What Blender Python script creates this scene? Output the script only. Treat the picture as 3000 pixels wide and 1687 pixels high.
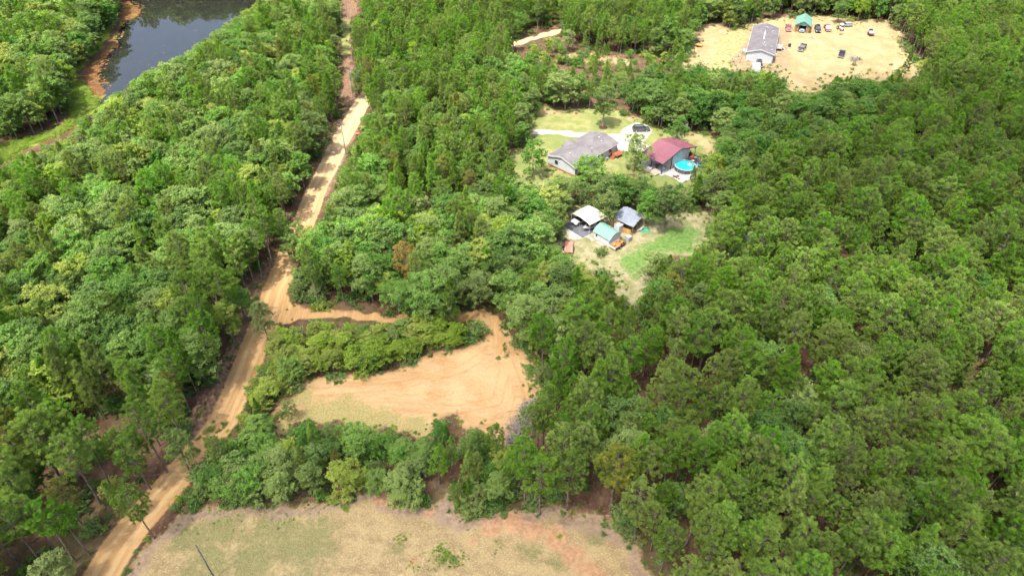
import bpy, math, random
import numpy as np
from mathutils import Vector, Matrix

def lap(m): pass
random.seed(7); rng = np.random.default_rng(11)
for o in list(bpy.data.objects):
    bpy.data.objects.remove(o, do_unlink=True)
SC = bpy.context.scene
COL = SC.collection
R = math.radians

# ------------------------------------------------------------------ camera
CAM_H, CAM_PITCH, FPX = 88.0, R(40.0), 2000.0
cam_d = bpy.data.cameras.new('camera'); cam_d.lens = 24.0; cam_d.sensor_width = 36.0
cam_d.clip_start = 1.0; cam_d.clip_end = 6000.0
cam = bpy.data.objects.new('camera', cam_d); COL.objects.link(cam)
cam.location = (0, 0, CAM_H); cam.rotation_euler = (math.pi / 2 - CAM_PITCH, 0, 0)
SC.camera = cam

# ------------------------------------------------------------------ light
SUN_EL = R(66.0); SUN_AZ = math.atan2(-0.69, -0.72)          # azimuth from +Y towards +X
sun_dir = Vector((math.sin(SUN_AZ) * math.cos(SUN_EL), math.cos(SUN_AZ) * math.cos(SUN_EL), math.sin(SUN_EL)))
world = bpy.data.worlds.new('World'); SC.world = world; world.use_nodes = True
wn = world.node_tree; wn.nodes.clear()
sky = wn.nodes.new('ShaderNodeTexSky'); sky.sky_type = 'NISHITA'; sky.sun_disc = False
sky.sun_elevation = SUN_EL; sky.sun_rotation = SUN_AZ % (2 * math.pi); sky.dust_density = 5.0; sky.air_density = 0.75
bg = wn.nodes.new('ShaderNodeBackground'); bg.inputs['Strength'].default_value = 0.15
wo = wn.nodes.new('ShaderNodeOutputWorld')
wn.links.new(sky.outputs[0], bg.inputs[0]); wn.links.new(bg.outputs[0], wo.inputs[0])
sun_l = bpy.data.lights.new('sun', 'SUN'); sun_l.energy = 2.6; sun_l.angle = R(1.5); sun_l.color = (1.0, 0.955, 0.88)
sun = bpy.data.objects.new('sun', sun_l); COL.objects.link(sun)
sun.rotation_euler = (-sun_dir).to_track_quat('-Z', 'Y').to_euler(); sun.location = (0, 0, 300)
vs = SC.view_settings
vs.view_transform = 'Standard'; vs.look = 'None'; vs.gamma = 1.0; vs.use_curve_mapping = False; vs.exposure = 1.68
SC.render.engine = 'CYCLES'
cy = SC.cycles
cy.use_denoising = True; cy.use_adaptive_sampling = True; cy.adaptive_threshold = 0.03
try: cy.denoiser = 'OPENIMAGEDENOISE'
except Exception: pass
cy.max_bounces = 5; cy.diffuse_bounces = 3; cy.glossy_bounces = 2; cy.transmission_bounces = 3
cy.transparent_max_bounces = 4; cy.volume_bounces = 0; cy.caustics_reflective = False; cy.caustics_refractive = False

# ------------------------------------------------------------------ photo pixel (3000 wide) <-> ground
cT, sT = math.cos(CAM_PITCH), math.sin(CAM_PITCH)
K = 3000.0 / 2576.0
def G(x, y, z=0.0):
    u = (x - 1500) / FPX; v = (y - 843.5) / FPX
    dz = -sT - v * cT; t = (z - CAM_H) / dz
    return np.array([u * t, (cT - v * sT) * t])
def PX(X, Y, Z):
    X = np.asarray(X, float); dz = np.asarray(Z, float) - CAM_H; Y = np.asarray(Y, float)
    f = Y * cT - dz * sT; up = Y * sT + dz * cT
    f = np.where(f < 1, 1, f)
    return 1500 + FPX * X / f, 843.5 - FPX * up / f
def poly(pts, z=0.0):            # 2576-wide reading of the photo -> ground polygon
    return np.array([G(x * K, y * K, z) for x, y in pts])
def ppx(pts): return np.array(pts, float) * K
def inside(px, py, pg):
    px = np.asarray(px, float); py = np.asarray(py, float)
    c = np.zeros(px.shape, bool); n = len(pg)
    for i in range(n):
        x1, y1 = pg[i]; x2, y2 = pg[(i + 1) % n]
        if y1 == y2: continue
        t = ((y1 > py) != (y2 > py)) & (px < (x2 - x1) * (py - y1) / (y2 - y1) + x1)
        c ^= t
    return c
def sdf(px, py, pg):
    px = np.asarray(px, float); py = np.asarray(py, float)
    d = np.full(px.shape, 1e9); n = len(pg)
    for i in range(n):
        a = pg[i]; b = pg[(i + 1) % n]; ab = b - a; L = float(ab @ ab) + 1e-9
        t = np.clip(((px - a[0]) * ab[0] + (py - a[1]) * ab[1]) / L, 0, 1)
        d = np.minimum(d, (px - a[0] - t * ab[0]) ** 2 + (py - a[1] - t * ab[1]) ** 2)
    d = np.sqrt(d)
    return np.where(inside(px, py, pg), -d, d)
def line_d(px, py, ln):          # distance to polyline, signed lateral offset, arclength
    px = np.asarray(px, float); py = np.asarray(py, float)
    d = np.full(px.shape, 1e18); lat = np.zeros(px.shape); al = np.zeros(px.shape); s0 = 0
    for i in range(len(ln) - 1):
        a = ln[i]; b = ln[i + 1]; ab = b - a; L = math.hypot(*ab)
        t = np.clip(((px - a[0]) * ab[0] + (py - a[1]) * ab[1]) / (L * L), 0, 1)
        ex = px - a[0] - t * ab[0]; ey = py - a[1] - t * ab[1]; dd = ex * ex + ey * ey
        m = dd < d
        d = np.where(m, dd, d); lat = np.where(m, np.sign(ab[0] * ey - ab[1] * ex) * np.sqrt(dd), lat); al = np.where(m, s0 + t * L, al)
        s0 += L
    return np.sqrt(d), lat, al
def fnoise(x, y, s, seed=0):     # smooth pseudo noise about -1..1
    r = np.random.default_rng(seed + 100); o = 0
    for k in range(5):
        a = r.uniform(0, 2 * math.pi); f = r.uniform(.6, 1.7) / s; p = r.uniform(0, 6.28, 2)
        o = o + np.sin((x * math.cos(a) + y * math.sin(a)) * f * 2 + p[0] + 1.3 * np.sin((-x * math.sin(a) + y * math.cos(a)) * f * 1.7 + p[1]))
    return o / 3.2

# ------------------------------------------------------------------ what the photograph shows as open (2576-wide reading)
ROAD_N = [(60,1640),(203,1455),(253,1388),(313,1312),(360,1268),(400,1218),(437,1178),(470,1150),(495,1105),(533,1045),(563,985),(580,960),(600,896),(612,850),(630,803),(643,749),(667,723),(693,676),(713,646),
          (735,648),(733,669),(722,723),(720,770),(715,800),(690,822),(673,849),(663,883),(640,926),(627,965),(610,1015),(582,1078),(515,1165),(493,1195),(467,1238),(433,1285),(383,1348),(333,1398),(297,1455),(190,1640)]
ROAD_F = [(755,562),(765,500),(800,425),(822,350),(840,310),(868,285),(885,262),(918,264),(918,280),(905,325),(880,365),(858,415),(835,465),(800,540),(785,566)]
SHOULDER = [(560,975),(598,890),(612,790),(640,760),(640,735),(700,655),(660,655),(610,715),(595,790),(570,860),(520,985),(470,1060),(440,1130),(440,1170),(495,1100)]
CORR = [(852,-20),(901,-20),(897,35),(876,55),(877,125),(885,160),(893,230),(893,265),(865,265),(860,160),(858,60)]
FIELD = [(180,1650),(300,1455),(388,1356),(440,1302),(520,1277),(600,1266),(690,1268),(770,1268),(859,1264),(922,1225),(1000,1262),(1025,1275),(1052,1262),(1090,1278),(1130,1240),(1150,1298),(1212,1298),(1275,1284),(1330,1290),(1392,1262),(1425,1295),(1525,1300),(1590,1365),(1650,1455),(1700,1650)]
CLEAR = [(750,950),(830,950),(919,946),(959,932),(1039,915),(1099,886),(1152,878),(1192,860),(1217,850),(1212,823),(1200,800),(1239,776),(1249,829),(1275,836),(1295,866),(1318,890),(1350,900),(1358,980),(1345,1010),(1300,1065),(1282,1132),(1240,1120),(1215,1070),(1160,1085),(1140,1040),(1095,1050),(1085,1100),(1045,1098),(999,1082),(909,1075),(859,1065),(783,1058),(745,1060),(700,1098),(682,1108),(683,1032),(697,998),(745,985)]
DRIVE_A = [(700,775),(720,762),(780,772),(853,776),(950,793),(1000,800),(1000,812),(950,808),(853,802),(760,804),(690,826)]
DRIVE_B = [(1120,802),(1180,786),(1235,770),(1240,805),(1180,810),(1140,808)]
YARD1 = [(1350,281),(1377,276),(1390,284),(1484,281),(1557,287),(1571,300),(1601,304),(1640,325),(1665,337),(1729,336),(1783,345),(1800,383),(1768,392),(1752,440),(1740,455),(1710,460),(1676,454),(1648,462),(1620,430),(1548,428),(1500,445),(1424,437),(1388,428),(1378,452),(1360,468),(1318,452),(1290,400),(1310,380),(1355,350),(1335,328),(1345,300)]
YARD2 = [(1422,570),(1436,533),(1470,524),(1507,549),(1535,553),(1547,540),(1579,532),(1616,555),(1639,553),(1716,550),(1716,535),(1790,546),(1778,567),(1778,601),(1747,620),(1739,637),(1701,628),(1650,635),(1625,660),(1615,740),(1580,755),(1562,704),(1536,682),(1500,668),(1484,672),(1440,648),(1419,645)]
LOT = [(1735,165),(1742,120),(1762,72),(1800,68),(1830,80),(1865,78),(1925,55),(2000,48),(2040,44),(2120,52),(2150,62),(2180,56),(2240,58),(2245,80),(2262,118),(2275,130),(2290,150),(2318,172),(2300,192),(2282,188),(2262,165),(2240,182),(2215,205),(2190,186),(2160,190),(2140,182),(2120,194),(2105,180),(2085,190),(2070,205),(2055,222),(2020,224),(1985,218),(1975,205),(1968,185),(1950,170),(1905,172),(1880,160),(1840,168),(1812,158),(1795,168)]
POND = [(310,-14),(650,-14),(640,0),(625,12),(545,62),(522,88),(470,118),(405,150),(330,190),(300,222),(252,246),(240,232),(200,190),(215,160),(250,130),(272,95),(288,70),(300,40)]
MARSH = [(200,200),(228,228),(254,252),(222,280),(186,318),(146,341),(93,362),(46,380),(12,408),(-20,418),(-20,366),(48,350),(106,333),(156,316),(172,288),(170,242),(180,208)]
TRAIL = [(1277,117),(1290,105),(1340,92),(1400,75),(1420,76),(1400,88),(1340,103),(1295,118)]
SCRUB = [(1400,130),(1450,128),(1530,140),(1600,150),(1590,168),(1500,160),(1420,152)]
PINEGAP = [(2140,345),(2175,345),(2190,395),(2160,405)]
OPEN = [ppx(p) for p in (ROAD_N, ROAD_F, CORR, FIELD, CLEAR, DRIVE_A, DRIVE_B, YARD1, YARD2, LOT, POND, MARSH, TRAIL)]

W_road_n, W_road_f = poly(ROAD_N), poly(ROAD_F)
road_line = poly([(235,1475),(293,1380),(345,1310),(400,1248),(452,1190),(500,1132),(560,1055),(597,975),(628,900),(650,845),(672,790),(690,730),(712,680),(724,648),(745,600),(770,545),(795,475),(828,415),(852,360),(878,315),(902,270),(935,225),(1000,190)])
W_field, W_clear, W_yard1, W_yard2, W_lot, W_corr = map(poly, (FIELD, CLEAR, YARD1, YARD2, LOT, CORR))
W_da, W_db, W_marsh, W_trail, W_scrub, W_sh = map(poly, (DRIVE_A, DRIVE_B, MARSH, TRAIL, SCRUB, SHOULDER))
W_pond = poly(POND)
c_p = W_pond[8:13].copy()          # near bank lies behind the trees in front of it
for i in range(2, 11): W_pond[i] = W_pond[i] + np.array([7.0, -15.0]) * (1.0 if i < 9 else 0.5)
drive_line = np.array([G(K*x, K*y) for x, y in ((684,806),(740,790),(850,790),(950,800),(1060,803),(1150,799),(1215,790),(1243,800),(1246,840),(1250,880))])
# gravel drive of the grey house
DRV1 = poly([(1345,325),(1420,329),(1500,337),(1550,338),(1575,322),(1598,308),(1628,316),(1645,330),(1625,350),(1620,362),(1655,372),(1690,388),(1640,388),(1605,380),(1565,384),(1545,372),(1525,352),(1480,347),(1400,340),(1345,338)])
PAD1 = poly([(1625,405),(1652,425),(1690,405),(1720,395),(1755,420),(1745,448),(1712,462),(1695,448),(1672,440),(1655,436),(1628,416)])
LUSH = poly([(1555,650),(1600,628),(1650,596),(1690,574),(1735,568),(1765,590),(1745,636),(1690,634),(1645,640),(1612,690),(1590,700)])
GRAVEL2 = poly([(1422,568),(1445,552),(1480,570),(1482,590),(1465,605),(1430,603)])
LOTGRASS = poly([(1790,170),(1800,130),(1815,95),(1850,78),(1875,85),(1880,165),(1850,172)])
LOTDIRT = poly([(1830,165),(1860,130),(1880,100),(1990,70),(1985,120),(1990,165),(1950,195),(1900,185)])
CLAY_MOUND = [(G(K*1290,K*1312), 2.2, .75), (G(K*1235,K*1328), 2.0, .5), (G(K*1345,K*1335), 1.6, .45), (G(K*1405,K*1330), 1.8, .5)]

def hz(x, y, d=None):
    x = np.asarray(x, float); y = np.asarray(y, float)
    z = 0.16 * fnoise(x, y, 16, 1) + 0.05 * fnoise(x, y, 4, 2)
    for pg in (W_yard1, W_yard2, W_lot):
        m = np.clip(sdf(x, y, pg) / 4.0, 0, 1); z = z * m
    rd, lat, al = line_d(x, y, road_line)
    z = np.where(rd < 2.7, z * .5 - 0.22, z + (-0.22) * np.clip(1 - (rd - 2.7) / .6, 0, 1)) + 0.28 * np.exp(-((rd - 3.5) / .6) ** 2) * np.where(lat > 0, 1.0, .35)
    z = z - 1.9 * np.clip(-sdf(x, y, W_pond) / 4.0, 0, 1) - 0.45 * np.clip(1 - sdf(x, y, W_pond) / 5, 0, 1)
    sm = np.clip(1 - sdf(x, y, W_marsh) / 4.0, 0, 1); z = z - 0.3 * sm
    for (c, r, h) in CLAY_MOUND:
        z = z + h * np.exp(-((x - c[0]) ** 2 + ((y - c[1]) * 1.25) ** 2) / (r * r)) * (1 + .25 * fnoise(x, y, .7, 5))
    inf = np.clip(1 - sdf(x, y, W_field) / 2.0, 0, 1) + np.clip(1 - sdf(x, y, W_clear) / 2.0, 0, 1)
    z = z + inf * (0.05 * fnoise(x, y, 1.1, 8) + .04 * fnoise(x, y, .5, 9))
    return z
def hz1(p): return float(hz(np.array([p[0]]), np.array([p[1]]))[0])

# ------------------------------------------------------------------ node helpers
class NT:
    def __init__(s, name):
        s.m = bpy.data.materials.new(name); s.m.use_nodes = True; s.t = s.m.node_tree; s.t.nodes.clear()
        s.out = s.t.nodes.new('ShaderNodeOutputMaterial')
    def n(s, typ, **kw):
        nd = s.t.nodes.new(typ)
        for k, v in kw.items(): setattr(nd, k, v)
        return nd
    def l(s, a, b): s.t.links.new(a, b)
    def val(s, sock, v):
        if hasattr(v, 'is_output') or isinstance(v, bpy.types.NodeSocket): s.l(v, sock)
        else: sock.default_value = v
    def math(s, op, a, b=None, clamp=False):
        nd = s.n('ShaderNodeMath', operation=op, use_clamp=clamp); s.val(nd.inputs[0], a)
        if b is not None: s.val(nd.inputs[1], b)
        return nd.outputs[0]
    def mix(s, f, a, b, blend='MIX'):
        nd = s.n('ShaderNodeMix', data_type='RGBA', blend_type=blend); s.val(nd.inputs[0], f)
        for i, v in ((6, a), (7, b)):
            if isinstance(v, bpy.types.NodeSocket): s.l(v, nd.inputs[i])
            else: nd.inputs[i].default_value = (*v, 1) if len(v) == 3 else v
        return nd.outputs[2]
    def noise(s, scale, detail=4, vec=None, rough=.55):
        nd = s.n('ShaderNodeTexNoise'); nd.inputs['Scale'].default_value = scale; nd.inputs['Detail'].default_value = detail; nd.inputs['Roughness'].default_value = rough
        if vec is not None: s.l(vec, nd.inputs['Vector'])
        return nd.outputs[0]
    def ramp(s, f, a, b):            # smooth 0..1 between a and b
        nd = s.n('ShaderNodeMapRange', interpolation_type='SMOOTHSTEP'); s.val(nd.inputs[0], f); nd.inputs[1].default_value = a; nd.inputs[2].default_value = b
        return nd.outputs[0]
    def mapping(s, vec, scale=(1,1,1), rot=(0,0,0)):
        nd = s.n('ShaderNodeMapping'); s.l(vec, nd.inputs[0]); nd.inputs['Scale'].default_value = scale; nd.inputs['Rotation'].default_value = rot
        return nd.outputs[0]
    def pos(s): return s.n('ShaderNodeNewGeometry').outputs['Position']
    def objc(s): return s.n('ShaderNodeTexCoord').outputs['Object']
    def attr(s, name):
        nd = s.n('ShaderNodeAttribute'); nd.attribute_name = name; return nd
    def bsdf(s, col, rough=.8, spec=.3, metal=0, bump=None, bstr=.3, bdist=.1):
        b = s.n('ShaderNodeBsdfPrincipled')
        if isinstance(col, bpy.types.NodeSocket): s.l(col, b.inputs['Base Color'])
        else: b.inputs['Base Color'].default_value = (*col, 1)
        s.val(b.inputs['Roughness'], rough); b.inputs['Metallic'].default_value = metal; b.inputs['Specular IOR Level'].default_value = spec
        if bump is not None:
            bp = s.n('ShaderNodeBump'); bp.inputs['Strength'].default_value = bstr; bp.inputs['Distance'].default_value = bdist
            s.l(bump, bp.inputs['Height']); s.l(bp.outputs[0], b.inputs['Normal'])
        return b
    def done(s, shader): s.l(shader.outputs[0], s.out.inputs['Surface']); return s.m

def paint(name, col, rough=.6, spec=.3, metal=0, var=.12, scale=.9, dirt=None):
    t = NT(name); p = t.objc()
    a = t.noise(scale, 5, p); f = t.ramp(a, .3, .7)
    c = t.mix(f, tuple(v * (1 - var) for v in col), tuple(min(1, v * (1 + var)) for v in col))
    if dirt: c = t.mix(t.ramp(t.noise(scale * 2.7, 6, p), .52, .75), c, dirt)
    return t.done(t.bsdf(c, rough, spec, metal, bump=t.noise(14, 3, p), bstr=.08, bdist=.02))

# ------------------------------------------------------------------ foliage and bark materials
def leaf_mat(name, cA, cB, cC, trans=.3, cfreq=.06, vlo=.84, vhi=1.22):
    t = NT(name); tint = t.attr('tint').outputs['Fac']
    oi = t.n('ShaderNodeObjectInfo'); rnd = oi.outputs['Random']
    c = t.mix(t.ramp(tint, 0, 1), cA, cB)
    big = t.noise(cfreq, 2, oi.outputs['Location'])
    c = t.mix(t.math('MULTIPLY', t.ramp(t.math('ADD', big, t.math('MULTIPLY', t.math('SUBTRACT', rnd, .5), .34)), .42, .68), .75), c, cC)
    hsv = t.n('ShaderNodeHueSaturation'); t.l(c, hsv.inputs['Color'])
    r2 = t.math('FRACT', t.math('MULTIPLY', rnd, 13.7)); r3 = t.math('FRACT', t.math('MULTIPLY', rnd, 57.3))
    t.l(t.math('ADD', .474, t.math('MULTIPLY', r2, .042)), hsv.inputs['Hue'])
    t.l(t.math('ADD', vlo, t.math('MULTIPLY', r3, vhi - vlo)), hsv.inputs['Value'])
    t.l(t.math('ADD', .84, t.math('MULTIPLY', r2, .18)), hsv.inputs['Saturation'])
    col = hsv.outputs[0]
    b = t.bsdf(col, .65, .1)
    tr = t.n('ShaderNodeBsdfTranslucent'); t.l(t.mix(1.0, col, (1.25, 1.3, .7), 'MULTIPLY'), tr.inputs['Color'])
    mx = t.n('ShaderNodeMixShader'); mx.inputs[0].default_value = trans; t.l(b.outputs[0], mx.inputs[1]); t.l(tr.outputs[0], mx.inputs[2])
    return t.done(mx)
M = {}
M['pine'] = leaf_mat('pine_needles', (.098,.206,.024), (.224,.362,.046), (.185,.298,.034), .45)
M['pine_gold'] = leaf_mat('pine_needles_browning', (.150,.205,.028), (.250,.235,.038), (.185,.230,.032), .35)
M['pine_rust'] = leaf_mat('pine_needles_dead', (.280,.215,.036), (.400,.290,.050), (.330,.250,.042), .3)
M['leaf'] = leaf_mat('broad_leaves', (.098,.198,.032), (.218,.345,.070), (.170,.282,.052), .45)
M['leaf_dark'] = leaf_mat('dark_broad_leaves', (.060,.148,.026), (.142,.260,.048), (.100,.198,.034), .42)
M['leaf_lime'] = leaf_mat('yellow_green_leaves', (.165,.260,.030), (.320,.400,.056), (.235,.325,.044), .46)
M['leaf_grey'] = leaf_mat('grey_green_leaves', (.122,.212,.046), (.235,.340,.086), (.182,.280,.064), .45)
M['shrub'] = leaf_mat('shrub_leaves', (.060,.135,.028), (.150,.250,.055), (.105,.200,.040), .3)
M['marshleaf'] = leaf_mat('marsh_blades', (.150,.250,.020), (.260,.360,.045), (.200,.310,.030), .35, .05, .85, 1.15)
def bark_mat(name, a, b):
    t = NT(name); p = t.objc(); n = t.noise(3.0, 5, t.mapping(p, (1, 1, .25)))
    return t.done(t.bsdf(t.mix(t.ramp(n, .35, .65), a, b), .9, .1, bump=n, bstr=.6, bdist=.05))
M['bark_pine'] = bark_mat('pine_bark', (.10,.075,.06), (.24,.19,.155))
M['bark'] = bark_mat('grey_bark', (.11,.09,.075), (.25,.22,.19))
M['deadwood'] = bark_mat('bleached_wood', (.20,.18,.165), (.42,.39,.36))
M['brushwood'] = bark_mat('weathered_sticks', (.13,.115,.11), (.33,.30,.285))

# ------------------------------------------------------------------ mesh helpers
def mesh_np(name, V, F, tint=None, smooth=False, mats=(), midx=None):
    V = np.asarray(V, np.float32); F = np.asarray(F, np.int32); k = F.shape[1]
    me = bpy.data.meshes.new(name); me.vertices.add(len(V)); me.vertices.foreach_set('co', V.ravel())
    me.loops.add(F.size); me.loops.foreach_set('vertex_index', F.ravel())
    me.polygons.add(len(F)); me.polygons.foreach_set('loop_start', np.arange(0, F.size, k, dtype=np.int32))
    try: me.polygons.foreach_set('loop_total', np.full(len(F), k, np.int32))
    except Exception: pass
    if midx is not None: me.polygons.foreach_set('material_index', np.asarray(midx, np.int32))
    me.update(calc_edges=True)
    if smooth: me.polygons.foreach_set('use_smooth', np.ones(len(F), bool))
    if tint is not None:
        at = me.attributes.new('tint', 'FLOAT', 'POINT'); at.data.foreach_set('value', np.asarray(tint, np.float32))
    for m in mats: me.materials.append(m)
    return me
def newobj(name, data, parent=None, loc=None, rotz=0):
    o = bpy.data.objects.new(name, data); COL.objects.link(o)
    if parent is not None: o.parent = parent
    if loc is not None: o.location = loc
    if rotz: o.rotation_euler = (0, 0, rotz)
    return o
def tag(o, label=None, cat=None, group=None, kind=None):
    if label: o['label'] = label
    if cat: o['category'] = cat
    if group: o['group'] = group
    if kind: o['kind'] = kind
    return o
def tube_np(pts, rad, sides=7):
    pts = np.asarray(pts, float); n = len(pts); V = []; F = []
    for i in range(n):
        d = pts[min(i + 1, n - 1)] - pts[max(i - 1, 0)]; d = d / (np.linalg.norm(d) + 1e-9)
        a = np.cross(d, (0, 0, 1.0) if abs(d[2]) < .9 else (1.0, 0, 0)); a /= np.linalg.norm(a); b = np.cross(d, a)
        for k in range(sides):
            t = 2 * math.pi * k / sides; V.append(pts[i] + rad[i] * (a * math.cos(t) + b * math.sin(t)))
    for i in range(n - 1):
        for k in range(sides):
            k2 = (k + 1) % sides; F.append((i * sides + k, i * sides + k2, (i + 1) * sides + k2, (i + 1) * sides + k))
    return np.array(V), np.array(F)
def cat_np(parts):
    V = []; F = []; o = 0
    for v, f in parts: V.append(v); F.append(f + o); o += len(v)
    return np.vstack(V), np.vstack(F)
def rand_dirs(n, r):
    v = r.normal(size=(n, 3)); return v / np.linalg.norm(v, axis=1)[:, None]

# ------------------------------------------------------------------ pine prototypes
def make_pine(seed, h=14.0, crown_from=.46, cr=2.7, dens=1.0, sparse=False, cone=False):
    r = np.random.default_rng(seed)
    bx, by = r.normal(0, .25, 2)
    trunk = [np.array([bx * t ** 2, by * t ** 2, h * t]) for t in np.linspace(0, .985, 9)]
    r0 = .0125 * h
    wood = [tube_np(trunk, [r0 * (1.15 if i == 0 else 1) * (1 - .88 * i / 8) for i in range(9)], 7)]
    C = []; AX = []
    z = crown_from * h
    while z < h * .985:
        q = (z / h - crown_from) / (1 - crown_from)
        prof = (min(1, .45 + 2.1 * q) if q < .3 else max(.16, (1 - ((q - .3) / .72) ** 1.9)) )
        if cone: prof = min(1, .6 + 2.5 * q) * max(.07, (1 - q) ** .85)
        L0 = cr * prof
        nb = int(r.integers(3, 6)) if q < .8 else 4
        a0 = r.uniform(0, 6.28)
        for k in range(nb):
            if r.random() < (.28 if sparse else .1): continue
            a = a0 + 6.28 * k / nb + r.normal(0, .25); L = L0 * r.uniform(.65, 1.15)
            t0 = z / h; base = np.array([bx * t0 ** 2, by * t0 ** 2, z]); u = np.array([math.cos(a), math.sin(a), 0])
            el = .05 + .75 * q + r.normal(0, .12)
            pts = [base + u * L * s + np.array([0, 0, L * (s * math.sin(el) - .22 * s * s * (1 - q) + .12 * s ** 3)]) for s in np.linspace(0, 1, 5)]
            wood.append(tube_np(pts, [.042, .034, .026, .018, .008], 4))
            nt = max(2, int(L * 2.5 * dens))
            for j in range(nt):
                s = r.uniform(.45, 1.05) if j else 1.0
                i = min(3, int(s * 4)); f = s * 4 - i
                p = pts[i] * (1 - f) + pts[i + 1] * f
                side = np.array([-u[1], u[0], 0]) * r.normal(0, .32) * L * (1.15 - s * .5)
                c = p + side + np.array([0, 0, abs(r.normal(0, .16)) + .05])
                C.append(c); ax = u * .55 + side * .35 + np.array([0, 0, .75]) + r.normal(0, .25, 3); AX.append(ax / np.linalg.norm(ax))
        z += h * r.uniform(.028, .045)
    for _ in range(int(r.integers(2, 6))):        # dead stubs below the crown
        zz = r.uniform(crown_from - .16, crown_from) * h; a = r.uniform(0, 6.28); L = r.uniform(.6, 1.8)
        b0 = np.array([0, 0, zz]); e = b0 + np.array([math.cos(a) * L, math.sin(a) * L, r.uniform(-.2, .35) * L])
        wood.append(tube_np([b0, (b0 + e) / 2 + r.normal(0, .06, 3), e], [.045, .03, .012], 4))
    C = np.array(C); AX = np.array(AX); n = len(C); m = 40
    # needles: directions at 25..115 degrees from the shoot axis
    phi = r.uniform(0, 6.28, (n, m)); th = np.radians(r.uniform(18, 112, (n, m)))
    t1 = np.cross(AX, np.array([.3, .5, .81])); t1 /= np.linalg.norm(t1, axis=1)[:, None]; t2 = np.cross(AX, t1)
    D = AX[:, None, :] * np.cos(th)[..., None] + (t1[:, None, :] * np.cos(phi)[..., None] + t2[:, None, :] * np.sin(phi)[..., None]) * np.sin(th)[..., None]
    size = r.uniform(.29, .42, (n, 1)) * r.uniform(.9, 1.08, (n, m))
    tip = C[:, None, :] + D * size[..., None]
    w = np.cross(D, r.normal(size=(n, m, 3))); w /= np.linalg.norm(w, axis=2)[..., None] + 1e-9; w *= .040
    b = C[:, None, :] + D * .08 - AX[:, None, :] * r.uniform(0, .22, (n, m, 1))
    V = np.stack([b - w, b + w, tip + w * .55, tip - w * .55], 2).reshape(-1, 3)
    F = np.arange(len(V)).reshape(-1, 4)
    tt = np.clip(r.beta(1.3, 1.3, (n, 1)) * .85 + r.uniform(0, .25, (n, m)), 0, 1)
    tint = np.repeat(tt.ravel(), 4)
    return cat_np(wood), (V, F, tint), h

def leaf_cloud(centers, r, per, spread, size, flat=.75):
    n = len(centers); C = np.repeat(centers, per, 0); k = len(C)
    P = C + rand_dirs(k, r) * (spread * r.uniform(.2, 1, (k, 1))) * np.array([1, 1, flat])
    N = rand_dirs(k, r) * .75 + np.array([0, 0, .75]) + (P - C) * .5; N /= np.linalg.norm(N, axis=1)[:, None] + 1e-9
    t1 = np.cross(N, rand_dirs(k, r)); t1 /= np.linalg.norm(t1, axis=1)[:, None] + 1e-9; t2 = np.cross(N, t1)
    s = (size * r.uniform(.6, 1.25, (k, 1)))
    V = np.stack([P - t1 * s, P + t2 * s * .55, P + t1 * s, P - t2 * s * .55], 1).reshape(-1, 3)
    F = np.arange(len(V)).reshape(-1, 4)
    tc = np.repeat(r.beta(2, 2, n), per); tint = np.clip(tc * .65 + r.uniform(0, .4, k), 0, 1)
    return V, F, np.repeat(tint, 4)

def make_broadleaf(seed, h=11.0, cr=3.1, low=.22, nl=11, per=26, clumps=25, size=.15, trunks=1):
    r = np.random.default_rng(seed); wood = []; lobes = []
    lean = r.normal(0, .35, 2)
    top = np.array([lean[0], lean[1], h * .62])
    for k in range(trunks):
        off = r.normal(0, .5, 2) * (trunks > 1)
        wood.append(tube_np([np.array([off[0] * .2, off[1] * .2, 0]), np.array([off[0] * .5, off[1] * .5, h * .22]), np.array([lean[0] * .6 + off[0], lean[1] * .6 + off[1], h * .42]), top + np.array([off[0], off[1], 0])], np.array([.017, .014, .011, .005]) * h / math.sqrt(trunks), 7))
    for i in range(nl):
        q = i / (nl - 1); a = i * 2.399 + r.normal(0, .4)
        zc = h * (low + .12 + (.74 - low) * q) + r.normal(0, .25)
        rad = cr * math.sqrt(max(.02, 1 - (abs(q - .35) / .82) ** 2)) * r.uniform(.45, .8) * (0 if i == nl - 1 else 1)
        c = np.array([math.cos(a) * rad + lean[0] * q, math.sin(a) * rad + lean[1] * q, zc])
        lr = cr * r.uniform(.36, .56)
        lobes.append((c, lr))
        b0 = np.array([lean[0] * .4, lean[1] * .4, zc * .55])
        wood.append(tube_np([b0, b0 * .4 + c * .6 + np.array([0, 0, -.2]), c], [.05, .035, .015], 4))
        for _ in range(2):
            e = c + rand_dirs(1, r)[0] * lr * .85
            wood.append(tube_np([c, (c + e) / 2 + r.normal(0, .08, 3), e], [.02, .015, .007], 3))
    CC = []
    for c, lr in lobes:
        d = rand_dirs(clumps, r); d[:, 2] = np.where(d[:, 2] < -.35, -d[:, 2], d[:, 2])
        rr = lr * r.uniform(.62, 1.05, (clumps, 1))
        CC.append(c + d * rr * np.array([1, 1, .82]))
    CC = np.vstack(CC)
    V, F, t = leaf_cloud(CC, r, per, .46 * cr / 3.1, size)
    return cat_np(wood), (V, F, t), h

def make_shrub(seed, h=2.2, cr=1.5, n=60, per=12, size=.15):
    r = np.random.default_rng(seed); wood = []
    d = rand_dirs(n, r); d[:, 2] = np.abs(d[:, 2])
    CC = d * np.array([cr, cr, h * .8]) * r.uniform(.45, 1, (n, 1)) * (1 + .3 * np.sin(3 * np.arctan2(d[:, 1], d[:, 0]) + seed))[:, None] + np.array([0, 0, h * .12])
    for k in range(6):
        e = CC[k * 5]; wood.append(tube_np([np.array([0, 0, -.05]), e * .5, e], [.04, .025, .01], 4))
    V, F, t = leaf_cloud(CC, r, per, .38, size)
    return cat_np(wood), (V, F, t), h

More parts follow.
